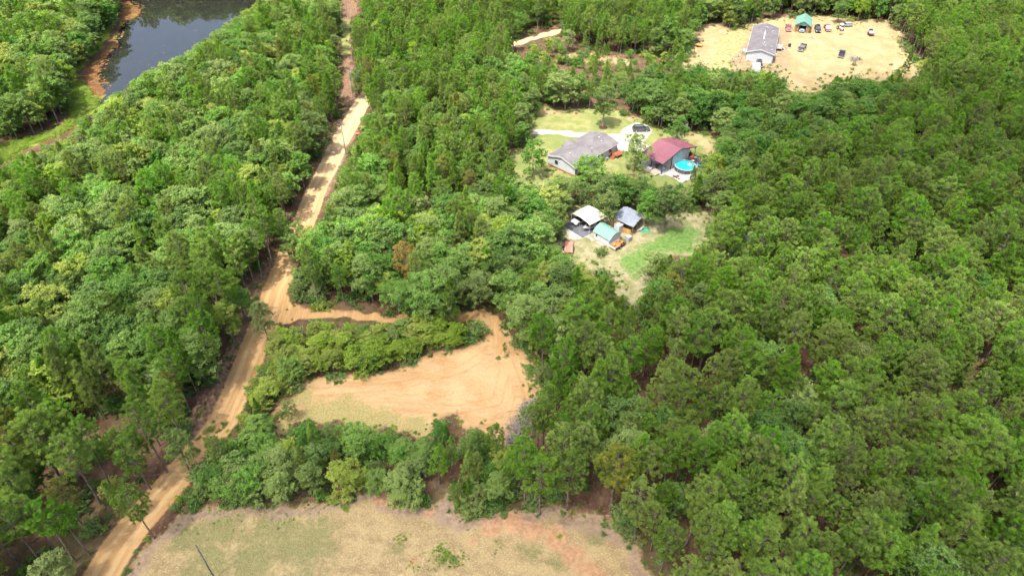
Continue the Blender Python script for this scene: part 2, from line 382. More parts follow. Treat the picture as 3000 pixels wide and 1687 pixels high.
def make_dead(seed, h=9.0):
    r = np.random.default_rng(seed); wood = []
    tr = [np.array([r.normal(0, .1) * i, r.normal(0, .1) * i, h * i / 6]) for i in range(7)]
    wood.append(tube_np(tr, [.13, .12, .1, .08, .06, .04, .015], 6))
    for i in range(26):
        z = r.uniform(.3, .97); a = r.uniform(0, 6.28); L = (1.15 - z) * r.uniform(1.4, 3.4)
        b = np.array([0, 0, z * h]) + (tr[min(6, int(z * 6))] * np.array([1, 1, 0]))
        m_ = b + np.array([math.cos(a) * L * .55, math.sin(a) * L * .55, L * .3]); e = m_ + np.array([math.cos(a + .4) * L * .5, math.sin(a + .4) * L * .5, L * .45])
        wood.append(tube_np([b, m_, e], [.05, .032, .01], 4))
        for _ in range(3):
            e2 = m_ + r.normal(0, .55, 3) * L * .4 + np.array([0, 0, .2]); wood.append(tube_np([m_, e2], [.02, .006], 3))
    return cat_np(wood)

class Proto: pass
def proto(kind, mk, wood_mat, leaf_mats):
    (WV, WF), (V, F, t), h = mk
    p = Proto(); p.h = h; p.kind = kind; p.r = float(np.percentile(np.hypot(V[:, 0], V[:, 1]), 92))
    p.trunk = mesh_np(kind + '_trunk', WV, WF, smooth=True, mats=(wood_mat,))
    p.crown = {}; p.joint = {}
    JV = np.vstack([WV, V]); JF = np.vstack([WF, F + len(WV)])
    jt = np.concatenate([np.zeros(len(WV)), t]); mi = np.concatenate([np.zeros(len(WF)), np.ones(len(F))])
    for key in leaf_mats:
        p.crown[key] = mesh_np(kind + '_crown', V, F, t, mats=(M[key],))
        p.joint[key] = mesh_np(kind + '_whole', JV, JF, jt, mats=(wood_mat, M[key]), midx=mi)
    return p
PINES = [proto('pine', make_pine(s, h, cf, cr, d, sp, s in (3, 6, 8)), M['bark_pine'], ('pine', 'pine_gold', 'pine_rust')) for s, h, cf, cr, d, sp in
         ((1,14.5,.42,2.7,1.0,False),(2,15.5,.50,2.9,1.05,False),(3,13.5,.38,2.5,1.1,False),(4,16,.52,3.1,1.0,True),(5,14,.45,2.6,.95,False),(6,13,.34,2.3,1.1,False),(7,15,.58,2.9,1.1,True),(8,11,.25,2.1,1.1,False))]
BROAD = [proto('broadleaf', make_broadleaf(s, h, cr, low, nl), M['bark'], ('leaf', 'leaf_dark', 'leaf_lime', 'leaf_grey')) for s, h, cr, low, nl in
         ((21,11.5,3.2,.2,12),(22,10.5,3.5,.16,12),(23,12.5,3.0,.25,13),(24,9.5,3.3,.12,11),(25,11,2.8,.2,11),(26,13,3.6,.24,14))]
SHRUBS = [proto('shrub', make_shrub(s, h, cr, n), M['bark'], ('shrub', 'leaf_lime', 'leaf_dark', 'marshleaf')) for s, h, cr, n in
          ((41,2.0,1.3,48),(42,2.6,1.6,64),(43,1.4,1.2,36),(44,3.2,1.7,80))]

lap('protos')
# ------------------------------------------------------------------ ground material (one for the whole sheet; masks are real boundaries of sand, clay, grass)
def ground_mat():
    t = NT('ground_cover'); p = t.pos()
    n_s, n_m, n_l = t.noise(1.6, 6, p), t.noise(.35, 5, p), t.noise(.07, 4, p)
    n_f = t.noise(6.0, 4, p)
    edge = t.math('SUBTRACT', t.math('ADD', t.math('MULTIPLY', n_s, .5), t.math('MULTIPLY', n_m, .5)), .5)
    def fac(mask, k=1.6, lo=.3, hi=.7): return t.ramp(t.math('ADD', mask, t.math('MULTIPLY', edge, k)), lo, hi)
    s1 = t.n('ShaderNodeSeparateColor'); a1 = t.attr('g1'); t.l(a1.outputs['Color'], s1.inputs[0])
    s2 = t.n('ShaderNodeSeparateColor'); a2 = t.attr('g2'); t.l(a2.outputs['Color'], s2.inputs[0])
    s3 = t.n('ShaderNodeSeparateColor'); a3 = t.attr('g3'); t.l(a3.outputs['Color'], s3.inputs[0])
    s4 = t.n('ShaderNodeSeparateColor'); a4 = t.attr('g4'); t.l(a4.outputs['Color'], s4.inputs[0])
    road, clay, field, lawn = s1.outputs[0], s1.outputs[1], s1.outputs[2], a1.outputs['Alpha']
    lot, gravel, marsh, dirt = s2.outputs[0], s2.outputs[1], s2.outputs[2], a2.outputs['Alpha']
    lush, weeds, pale, rust = s3.outputs[0], s3.outputs[1], s3.outputs[2], a3.outputs['Alpha']
    # forest floor: red brown needle litter with grey duff and some green
    c = t.mix(t.ramp(n_m, .35, .65), (0.073,0.038,0.023), (0.131,0.077,0.048))
    c = t.mix(t.ramp(n_s, .52, .72), c, (0.127,0.105,0.083))
    c = t.mix(t.math('MULTIPLY', t.ramp(n_l, .45, .65), .5), c, (0.054,0.067,0.022))
    # bare dirt shoulders
    cd = t.mix(t.ramp(n_s, .35, .68), (0.129,0.073,0.043), (0.224,0.150,0.099)); c = t.mix(fac(dirt), c, cd)
    # dry field: straw, bare tan earth, olive and green patches
    str_ = t.noise(.5, 8, t.mapping(p, (.7, 1.0, 1), (0, 0, .25)), .68); spk = t.noise(4.5, 5, p, .7); spk2 = t.noise(2.3, 6, p, .7)
    cf = t.mix(t.ramp(str_, .36, .64), (.190,.138,.070), (.275,.212,.105))
    cf = t.mix(t.math('MULTIPLY', t.ramp(spk, .47, .66), .85), cf, (.345,.280,.148))
    cf = t.mix(t.math('MULTIPLY', t.ramp(spk2, .54, .66), .65), cf, (0.146,0.129,0.060))
    cf = t.mix(t.math('MULTIPLY', t.ramp(t.math('ADD', weeds, t.math('MULTIPLY', edge, 3.0)), .35, 1.0), .85), cf, t.mix(t.ramp(n_f, .35, .65), (0.099,0.108,0.038), (0.185,0.175,0.079)))
    c = t.mix(fac(field), c, cf)
    c = t.mix(t.math('MULTIPLY', t.ramp(t.math('ADD', t.attr('rim').outputs['Fac'], t.math('MULTIPLY', edge, 1.3)), .3, .8), .75), c, t.mix(t.ramp(n_s, .35, .65), (0.146,0.099,0.077), (0.241,0.176,0.138)))
    # clay clearing: orange, streaked roughly across the slope
    wv = t.n('ShaderNodeVectorMath', operation='ADD'); wn_ = t.n('ShaderNodeTexNoise'); wn_.inputs['Scale'].default_value = .22; t.l(p, wn_.inputs['Vector'])
    wsc = t.n('ShaderNodeVectorMath', operation='SCALE'); t.l(wn_.outputs['Color'], wsc.inputs[0]); wsc.inputs['Scale'].default_value = 1.6; t.l(p, wv.inputs[0]); t.l(wsc.outputs[0], wv.inputs[1])
    cs = t.noise(.6, 8, t.mapping(wv.outputs[0], (.32, 1.0, 1), (0, 0, .3)), .7)
    cc = t.mix(t.ramp(cs, .32, .70), (.310,.182,.076), (.385,.270,.140))
    cc = t.mix(t.math('MULTIPLY', t.ramp(t.noise(3.2, 7, t.mapping(wv.outputs[0], (.5, 1, 1), (0, 0, .2)), .7), .5, .7), .6), cc, (0.421,0.310,0.172))
    cc = t.mix(t.math('MULTIPLY', t.ramp(t.noise(5.0, 4, p, .7), .56, .7), .4), cc, (0.232,0.138,0.069))
    cc = t.mix(t.math('MULTIPLY', t.ramp(t.math('ADD', pale, t.math('MULTIPLY', edge, 2.2)), .3, .9), .55), cc, t.mix(t.ramp(n_f, .4, .6), (.36,.265,.13), (.45,.345,.18)))
    cc = t.mix(t.math('MULTIPLY', t.ramp(t.math('ADD', weeds, t.math('MULTIPLY', edge, 2.6)), .25, .85), .8), cc, t.mix(t.ramp(t.noise(3.0, 6, p, .7), .4, .62), (.28,.235,.095), (.150,.165,.055)))
    tl = t.math('ABSOLUTE', t.attr('tlat').outputs['Fac']); tn = t.noise(.8, 5, p, .65)
    rut = t.math('MULTIPLY', t.math('SUBTRACT', 1.0, t.ramp(t.math('ABSOLUTE', t.math('SUBTRACT', t.math('ADD', tl, t.math('MULTIPLY', t.math('SUBTRACT', tn, .5), .5)), .85)), .08, .34)), t.ramp(tn, .36, .6))
    cc = t.mix(t.math('MULTIPLY', rut, .4), cc, (.27,.150,.062))
    c = t.mix(fac(clay), c, cc)
    c = t.mix(t.math('MULTIPLY', fac(rust), .65), c, t.mix(t.ramp(n_s, .35, .65), (0.267,0.127,0.067), (0.356,0.210,0.121)))
    # lawn
    cl = t.mix(t.ramp(n_m, .35, .65), (.140,.168,.050), (.215,.212,.082))
    cl = t.mix(t.math('MULTIPLY', t.ramp(n_l, .46, .6), .7), cl, (0.120,0.159,0.043)); cl = t.mix(t.math('MULTIPLY', t.ramp(t.noise(3.5, 6, p, .7), .5, .68), .5), cl, (0.284,0.249,0.129))
    cl = t.mix(t.ramp(n_s, .64, .78), cl, (0.327,0.275,0.181)); c = t.mix(fac(lawn, 1.0), c, cl)
    # bright sand lot
    cb = t.mix(t.ramp(t.noise(.22, 9, p, .72), .28, .74), (.235,.172,.080), (.335,.268,.152)); cb = t.mix(t.math('MULTIPLY', t.ramp(t.noise(.1, 8, t.mapping(p, (1, .45, 1), (0, 0, .5)), .7), .50, .70), .8), cb, (.205,.165,.078))
    cb = t.mix(t.math('MULTIPLY', t.ramp(t.noise(2.0, 6, p, .7), .54, .7), .5), cb, (0.215,0.163,0.077))
    cb = t.mix(t.math('MULTIPLY', rut, .55), cb, (.25,.19,.095))
    c = t.mix(fac(lot), c, cb)
    cw = t.mix(t.ramp(t.noise(.7, 8, p, .7), .34, .62), (.120,.135,.042), (.330,.275,.135)); c = t.mix(t.math('MULTIPLY', fac(s4.outputs[0]), .92), c, cw)
    cx = t.mix(t.ramp(t.noise(.6, 8, p, .7), .32, .70), (.170,.125,.070), (.265,.205,.125)); c = t.mix(t.math('MULTIPLY', fac(s4.outputs[1]), .92), c, cx)
    cy_ = t.mix(t.ramp(t.noise(.45, 9, p, .72), .34, .70), (.125,.135,.050), (.300,.255,.165)); cy_ = t.mix(t.math('MULTIPLY', t.ramp(spk, .46, .7), .5), cy_, (.22,.19,.10)); c = t.mix(fac(s4.outputs[2]), c, cy_)
    # lush green
    cg = t.mix(t.ramp(t.noise(1.2, 7, p, .7), .34, .64), (.048,.120,.026), (.125,.180,.048)); c = t.mix(fac(lush), c, cg)
    # marsh
    cm = t.mix(t.ramp(n_m, .35, .65), (0.114,0.185,0.014), (0.191,0.229,0.032)); cm = t.mix(t.ramp(n_s, .60, .74), cm, (0.064,0.108,0.013)); c = t.mix(fac(marsh), c, cm)
    c = t.mix(t.math('MULTIPLY', fac(a4.outputs['Alpha']), .95), c, (0.127,0.048,0.018))
    # gravel drive
    cv = t.mix(t.ramp(n_f, .3, .7), (0.395,0.356,0.299), (0.496,0.458,0.395)); c = t.mix(fac(gravel, .8), c, cv)
    # road: pale in the wheel ways, browner towards the crown and edges
    u = t.attr('rlat').outputs['Fac']; s = t.attr('ralong').outputs['Fac']
    cmb = t.n('ShaderNodeCombineXYZ'); t.l(u, cmb.inputs[0]); t.l(t.math('MULTIPLY', s, .05), cmb.inputs[1])
    rs = t.noise(1.1, 7, cmb.outputs[0], .7); au = t.math('ABSOLUTE', u)
    way = t.math('SUBTRACT', 1.0, t.ramp(t.math('ABSOLUTE', t.math('SUBTRACT', au, .95)), .15, .6))
    cr_ = t.mix(t.ramp(t.math('ADD', rs, t.math('MULTIPLY', way, .16)), .40, .72), (0.323,0.194,0.082), (0.413,0.280,0.133)); cr_ = t.mix(t.math('MULTIPLY', t.ramp(t.noise(2.6, 6, p, .7), .52, .7), .5), cr_, (0.258,0.159,0.077))
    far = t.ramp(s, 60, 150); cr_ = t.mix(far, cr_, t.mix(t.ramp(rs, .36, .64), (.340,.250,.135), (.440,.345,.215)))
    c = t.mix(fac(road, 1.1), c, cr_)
    bh = t.math('ADD', t.math('MULTIPLY', n_s, .6), t.math('MULTIPLY', n_f, .4))
    return t.done(t.bsdf(c, .95, .08, bump=bh, bstr=.7, bdist=.22))
M['ground'] = ground_mat()

# ------------------------------------------------------------------ ground sheet
CELL = .7
gx = np.arange(-252, 252.1, CELL); gy = np.arange(22, 332, CELL); NX, NY = len(gx), len(gy)
XX, YY = np.meshgrid(gx, gy); XX = XX.ravel(); YY = YY.ravel()
wob = .7 * fnoise(XX, YY, 2.2, 21); wob2 = .7 * fnoise(XX, YY, 2.0, 22)
XW, YW = XX + wob, YY + wob2
ZZ = hz(XX, YY)
def mk(sd, w): return np.clip(.5 - sd / w, 0, 1)
rd, rlat, ral = line_d(XX, YY, road_line); dd, _, _ = line_d(XW, YW, drive_line)
S = {k: sdf(XW, YW, v) for k, v in dict(clear=W_clear, field=W_field, y1=W_yard1, y2=W_yard2, lot=W_lot, corr=W_corr, marsh=W_marsh, trail=W_trail, scrub=W_scrub, sh=W_sh,
     drv=DRV1, pad=PAD1, lush=LUSH, gr2=GRAVEL2, lg=LOTGRASS, ld=LOTDIRT, pond=W_pond, rf=W_road_f, jn=poly([(690,735),(722,735),(735,765),(800,780),(800,800),(745,806),(690,828),(668,860),(650,850),(665,800)])).items()}
TRK = [[(1243,800),(1258,860),(1290,940),(1308,1000),(1290,1060),(1268,1120)],[(1245,820),(1235,880),(1160,930),(1000,970),(800,985)],[(1250,840),(1270,930),(1250,1010),(1150,1030),(950,1020)],
       [(1995,225),(1998,165),(2030,110),(2100,92),(2180,105),(2225,140),(2200,180),(2120,205)],[(2010,205),(2060,150),(2130,140),(2200,150)],[(1750,160),(1775,120),(1790,85)],[(1420,1300),(1450,1370),(1480,1440),(1490,1500)]]
tlat = np.full(len(XX), 99.0)
for ln in TRK:
    td, tl_, _ = line_d(XX, YY, np.array([G(x * K, y * K) for x, y in ln])); tlat = np.where(td < np.abs(tlat), tl_, tlat)
tlat = np.clip(tlat, -6, 6)
def blob(pts, r):
    o = np.zeros(len(XX))
    for (x, y, k) in pts:
        c = G(x * K, y * K); o = np.maximum(o, np.exp(-(((XX - c[0]) ** 2 + (YY - c[1]) ** 2) / (r * k) ** 2)))
    return o
corr_grass = sdf(XW, YW, poly([(856,50),(880,50),(880,140),(858,140)]))
g1 = np.stack([np.maximum.reduce([mk(rd - 2.55, 1.0), mk(dd - 1.15, 1.4), mk(S['trail'], 1.5), mk(S['jn'], 2.0)]), mk(S['clear'], 2.5), mk(S['field'], 3.0), np.maximum(mk(S['y1'] - 1.8, 2.5), mk(corr_grass, 2))], 1)
g2 = np.stack([np.maximum.reduce([mk(S['lot'] - 3.0, 3.5), .62 * mk(S['scrub'] - 1, 5), .85 * blob([(1772,362,1),(1748,344,.8),(1790,384,.8),(1400,284,.7),(1450,284,.6),(1372,282,.8),(1585,300,.6)], 3.2)]), np.maximum(mk(S['drv'], .8), mk(S['gr2'], 1.2)), np.maximum(mk(S['marsh'], 3.0), .8 * mk(np.abs(S['pond'] - 2.2) - 1.6, 2.0)), np.maximum.reduce([mk(S['sh'], 2), mk(S['rf'], 1.5), mk(S['corr'], 2.5), .3 * mk(rd - 3.6, 1.5), mk(S['scrub'], 6) * .3])], 1)
weeds = 1.15 * np.maximum.reduce([.95 * blob([(720,1360,1),(640,1400,.9),(560,1330,.8),(480,1350,.6),(800,1330,.6),(520,1420,.8),(770,1390,.8),(680,1330,.7)], 5.6), .8 * blob([(1110,1400,.7),(1000,1380,.5),(1340,1380,.8),(1500,1350,.7),(1400,1410,.6),(1250,1330,.4)], 3.0), .95 * blob([(860,1025,1),(900,1055,1.3),(960,1068,1.2),(800,1040,1.1),(1040,1072,.9),(740,1075,1),(760,1000,.7)], 3.4)])
pale = np.maximum(.9 * blob([(1230,950,1.2),(1270,1000,1),(1180,900,.8),(1150,990,.8),(1290,920,.8),(1050,980,.6)], 4.5), .2 * np.ones(len(XX)))
rust = blob([(1290,1318,1.1),(1240,1330,1),(1340,1340,1),(1400,1355,1.1),(1440,1395,1),(1480,1440,1.1),(960,1255,.7),(1080,1290,.5),(1500,1460,1),(1040,1410,.5),(1190,1360,.4)], 1.9)
g3 = np.stack([mk(S['lush'], 6.0), weeds, pale, rust], 1)
mud = .9 * blob([(165,325,.8),(110,350,.7),(15,385,1.2),(225,230,1.2)], 3.5)
rim = .85 * np.clip(1 - np.abs(S['field'] + 1.2) / 2.2, 0, 1) * (YY < 75)
g4 = np.stack([mk(S['lg'], 2.5), mk(S['ld'], 3.5), mk(S['y2'] - 1.8, 2.5), np.maximum(mud, .4 * mk(np.abs(S['pond'] + .2) - .3, 1.0))], 1)
quads = (np.arange(NY - 1)[:, None] * NX + np.arange(NX - 1)[None, :]).ravel()
Q = np.stack([quads, quads + 1, quads + NX + 1, quads + NX], 1)
fc = lambda a: a[Q].mean(1)
zone = np.zeros(len(Q), int)
for i, (a, th) in enumerate(((S['corr'], 0), (S['marsh'], 0), (S['field'], 0), (S['clear'], 0), (S['y1'], 0), (S['y2'], 0), (S['lot'], 0), (S['drv'], 0), (dd, 1.2), (S['trail'], 0), (rd, 2.6)), 1):
    zone[fc(a) < th] = i
zn = ['ground', 'power_line_path', 'marsh_ground', 'field_ground', 'clearing_ground', 'lawn', 'yard_ground', 'sand_lot_ground', 'gravel_driveway', 'dirt_track', 'woodland_path', 'dirt_road']
CO = np.stack([XX, YY, ZZ], 1)
for i, nm in enumerate(zn):
    q = Q[zone == i]
    if not len(q): continue
    ids, inv = np.unique(q.ravel(), return_inverse=True)
    me = mesh_np(nm, CO[ids], inv.reshape(-1, 4), smooth=True, mats=(M['ground'],))
    for an, g in (('g1', g1), ('g2', g2), ('g3', g3), ('g4', g4)):
        at = me.attributes.new(an, 'FLOAT_COLOR', 'POINT'); at.data.foreach_set('color', g[ids].astype(np.float32).ravel())
    for an, g in (('rlat', rlat), ('ralong', ral), ('rim', rim), ('tlat', tlat)):
        at = me.attributes.new(an, 'FLOAT', 'POINT'); at.data.foreach_set('value', g[ids].astype(np.float32))
    tag(newobj(nm, me), kind='structure')
def flat_mat():
    t = NT('far_woodland_floor'); return t.done(t.bsdf(t.mix(t.ramp(t.noise(.02, 4, t.pos()), .3, .7), (.05,.08,.03), (.09,.11,.045)), .95, .05))
fv = np.array([(-3000,-2500,-4),(3000,-2500,-4),(3000,3500,-4),(-3000,3500,-4)], float)
tag(newobj('terrain', mesh_np('terrain', fv, np.array([[0,1,2,3]]), mats=(flat_mat(),))), kind='structure')

lap('ground')
# ------------------------------------------------------------------ pond
def water_mat():
    t = NT('pond_water'); p = t.pos()
    b = t.bsdf(t.mix(t.noise(.2, 3, p), (.012,.014,.012), (.022,.022,.016)), .04, .6, bump=t.noise(1.2, 3, p), bstr=.035, bdist=.05)
    b.inputs['IOR'].default_value = 1.33
    return t.done(b)
import bmesh
def ngon(name, pts, z, mat):
    bm = bmesh.new(); vs_ = [bm.verts.new((float(x), float(y), z)) for x, y in pts]; f = bm.faces.new(vs_)
    bmesh.ops.triangulate(bm, faces=[f]); bmesh.ops.recalc_face_normals(bm, faces=bm.faces)
    if bm.faces[0:1] and list(bm.faces)[0].normal.z < 0: bmesh.ops.reverse_faces(bm, faces=bm.faces)
    me = bpy.data.meshes.new(name); bm.to_mesh(me); bm.free(); me.materials.append(mat); return me
tag(newobj('pond_water', ngon('pond_water', W_pond, -.75, water_mat())), kind='structure')
# floating brown algae along the near bank: thin ragged flakes
ra = np.random.default_rng(5)
band = poly([(300,-40),(318,-5),(352,22),(345,34),(318,50),(296,66),(288,92),(290,112),(268,132),(254,150),(240,182),(250,205),(262,232),(250,246),(236,232),(205,205),(205,170),(225,150),(255,118),(268,92),(285,60),(292,30),(285,-40)])
bx0, bx1 = band[:, 0].min(), band[:, 0].max(); by0, by1 = band[:, 1].min(), band[:, 1].max()
ax = ra.uniform(bx0, bx1, 60000); ay = ra.uniform(by0, by1, 60000)
sd = sdf(ax, ay, band); keep = (sd + .9 * fnoise(ax, ay, 1.6, 31) < -.1) | ((sd < 2.5) & (ra.random(60000) < .03))
ax, ay = ax[keep][:9000], ay[keep][:9000]
wx = ra.uniform(W_pond[:, 0].min(), W_pond[:, 0].max(), 260); wy = ra.uniform(W_pond[:, 1].min(), W_pond[:, 1].max(), 260); wk = sdf(wx, wy, W_pond) < -1.5
ax = np.concatenate([ax, wx[wk]]); ay = np.concatenate([ay, wy[wk]]); n = len(ax)
ang = ra.uniform(0, 6.28, n); sz = ra.uniform(.25, .75, n); sz[len(sz) - int(wk.sum()):] *= .38
V = []
for k in range(5):
    a = ang + k * 1.2566; rr = sz * ra.uniform(.6, 1.1, n)
    V.append(np.stack([ax + rr * np.cos(a), ay + rr * np.sin(a), -.735 + ra.uniform(0, .02, n)], 1))
V = np.stack(V, 1).reshape(-1, 3)
t = NT('brown_algae'); tt = t.attr('tint').outputs['Fac']; patch = t.ramp(t.noise(.16, 3, t.pos()), .52, .62)
M['algae'] = t.done(t.bsdf(t.mix(t.math('MULTIPLY', patch, .8), t.mix(tt, (.075,.034,.012), (.175,.085,.028)), (.17,.16,.03)), .8, .2))
tag(newobj('floating_algae', mesh_np('floating_algae', V, np.arange(n * 5).reshape(-1, 5), np.repeat(ra.random(n), 5), mats=(M['algae'],))), 'brown and yellow algae floating along the pond bank', 'algae', kind='stuff')

lap('pond')
# ------------------------------------------------------------------ trees: where each kind grows
Z_PR = ppx([(1330,870),(1420,700),(1560,720),(1640,660),(1800,560),(1880,470),(2000,380),(2180,320),(2330,200),(2262,110),(2250,55),(2320,-60),(2640,-60),(2640,1520),(1640,1520),(1390,1260),(1290,1290),(1290,1130),(1350,1000)])
Z_LF = ppx([(1735,165),(2060,222),(2200,205),(2300,230),(2200,330),(2000,370),(1900,440),(1800,400),(1780,340),(1600,300),(1570,230),(1500,170)])
Z_MID = ppx([(900,160),(1270,200),(1330,450),(1130,520),(1000,460),(900,420)])
Z_TOP = ppx([(880,-60),(1740,-60),(1740,60),(1500,110),(1250,150),(900,160)])
Z_LPINE = ppx([(640,120),(860,60),(860,250),(800,420),(640,400)])
Z_LL = ppx([(0,1050),(150,950),(330,930),(470,990),(560,880),(600,780),(640,700),(560,600),(480,640),(470,800),(560,1000),(450,1180),(350,1280),(190,1470),(-40,1470),(-40,1100)])
Z_SR = ppx([(640,930),(690,825),(850,800),(1215,800),(1220,855),(1100,890),(950,935),(850,950),(740,960),(690,1040),(620,1000)])
Z_ROW = ppx([(490,1110),(590,1050),(690,1090),(860,1060),(1050,1090),(1090,1030),(1230,1050),(1265,1140),(1285,1300),(1150,1310),(900,1275),(800,1275),(500,1285)])
Z_SCRUB = ppx([(1330,115),(1450,110),(1620,120),(1740,130),(1740,175),(1560,200),(1400,190),(1290,150)])
Z_HOUSE = ppx([(1290,420),(1420,440),(1700,460),(1760,480),(1760,560),(1640,560),(1420,560),(1290,560)])
Z_MARSHW = ppx([(-60,400),(250,240),(380,200),(330,330),(150,420),(0,480)])
RS = 4.0; RX0, RY0 = -500.0, -300.0
_rx, _ry = np.meshgrid(np.arange(RX0, 3500, RS) + RS / 2, np.arange(RY0, 2000, RS) + RS / 2)
R_ZONE = np.zeros(_rx.shape, np.int8); ZN = ['mixed', 'leftpine', 'top', 'mid', 'right', 'lotfront', 'lowleft', 'houserow', 'scrub', 'shrubrow', 'row']
for i, pg in enumerate((Z_LPINE, Z_TOP, Z_MID, Z_PR, Z_LF, Z_LL, Z_HOUSE, Z_SCRUB, Z_SR, Z_ROW), 1): R_ZONE[inside(_rx, _ry, pg)] = i
R_OPEN = np.zeros(_rx.shape, bool)
for pg in OPEN: R_OPEN |= inside(_rx, _ry, pg)
for _ in range(2):
    d_ = R_OPEN.copy(); d_[1:] |= R_OPEN[:-1]; d_[:-1] |= R_OPEN[1:]; d_[:, 1:] |= R_OPEN[:, :-1]; d_[:, :-1] |= R_OPEN[:, 1:]; R_OPEN = d_
def rlook(Rm, px, py):
    ix = np.clip(((np.asarray(px) - RX0) / RS).astype(int), 0, Rm.shape[1] - 1); iy = np.clip(((np.asarray(py) - RY0) / RS).astype(int), 0, Rm.shape[0] - 1)
    return Rm[iy, ix]
SPEC = dict(  # pine share, pine heights, broadleaf heights, keep share
    mixed=(.34, (9.5, 14.5), (7.5, 12.5), .92), leftpine=(.6, (10, 14.5), (8, 11.5), .92), top=(.72, (10, 14.5), (7, 10.5), .86), mid=(.66, (9.5, 13.5), (7, 10.5), .92),
    right=(.91, (9.5, 16.0), (8.0, 12), .92), lotfront=(.22, (10, 13), (8, 12), .95), lowleft=(.80, (11.5, 15.5), (7, 10.5), .58), houserow=(.05, (9, 12), (8, 11), .85),
    scrub=(.4, (5, 9), (2.5, 5), .36), shrubrow=(.0, (3, 4), (3.0, 5.6), .98), row=(.26, (7, 11), (4.0, 7.4), .85))
TREES = []
def blocked(X, Y, h, r):
    pts = [(0, 0, 0.02), (0, 0, .3), (0, 0, .6), (0, 0, .85), (0, 0, 1.0), (-.75, 0, .55), (.75, 0, .55), (-.5, 0, .85), (.5, 0, .85), (0, .6, .4), (0, -.6, .4), (-.6, 0, .35), (.6, 0, .35)]
    o = np.zeros(np.shape(X), bool)
    for a, b, c in pts:
        px, py = PX(X + a * r, Y + b * r, c * h); o |= rlook(R_OPEN, px, py)
    return o
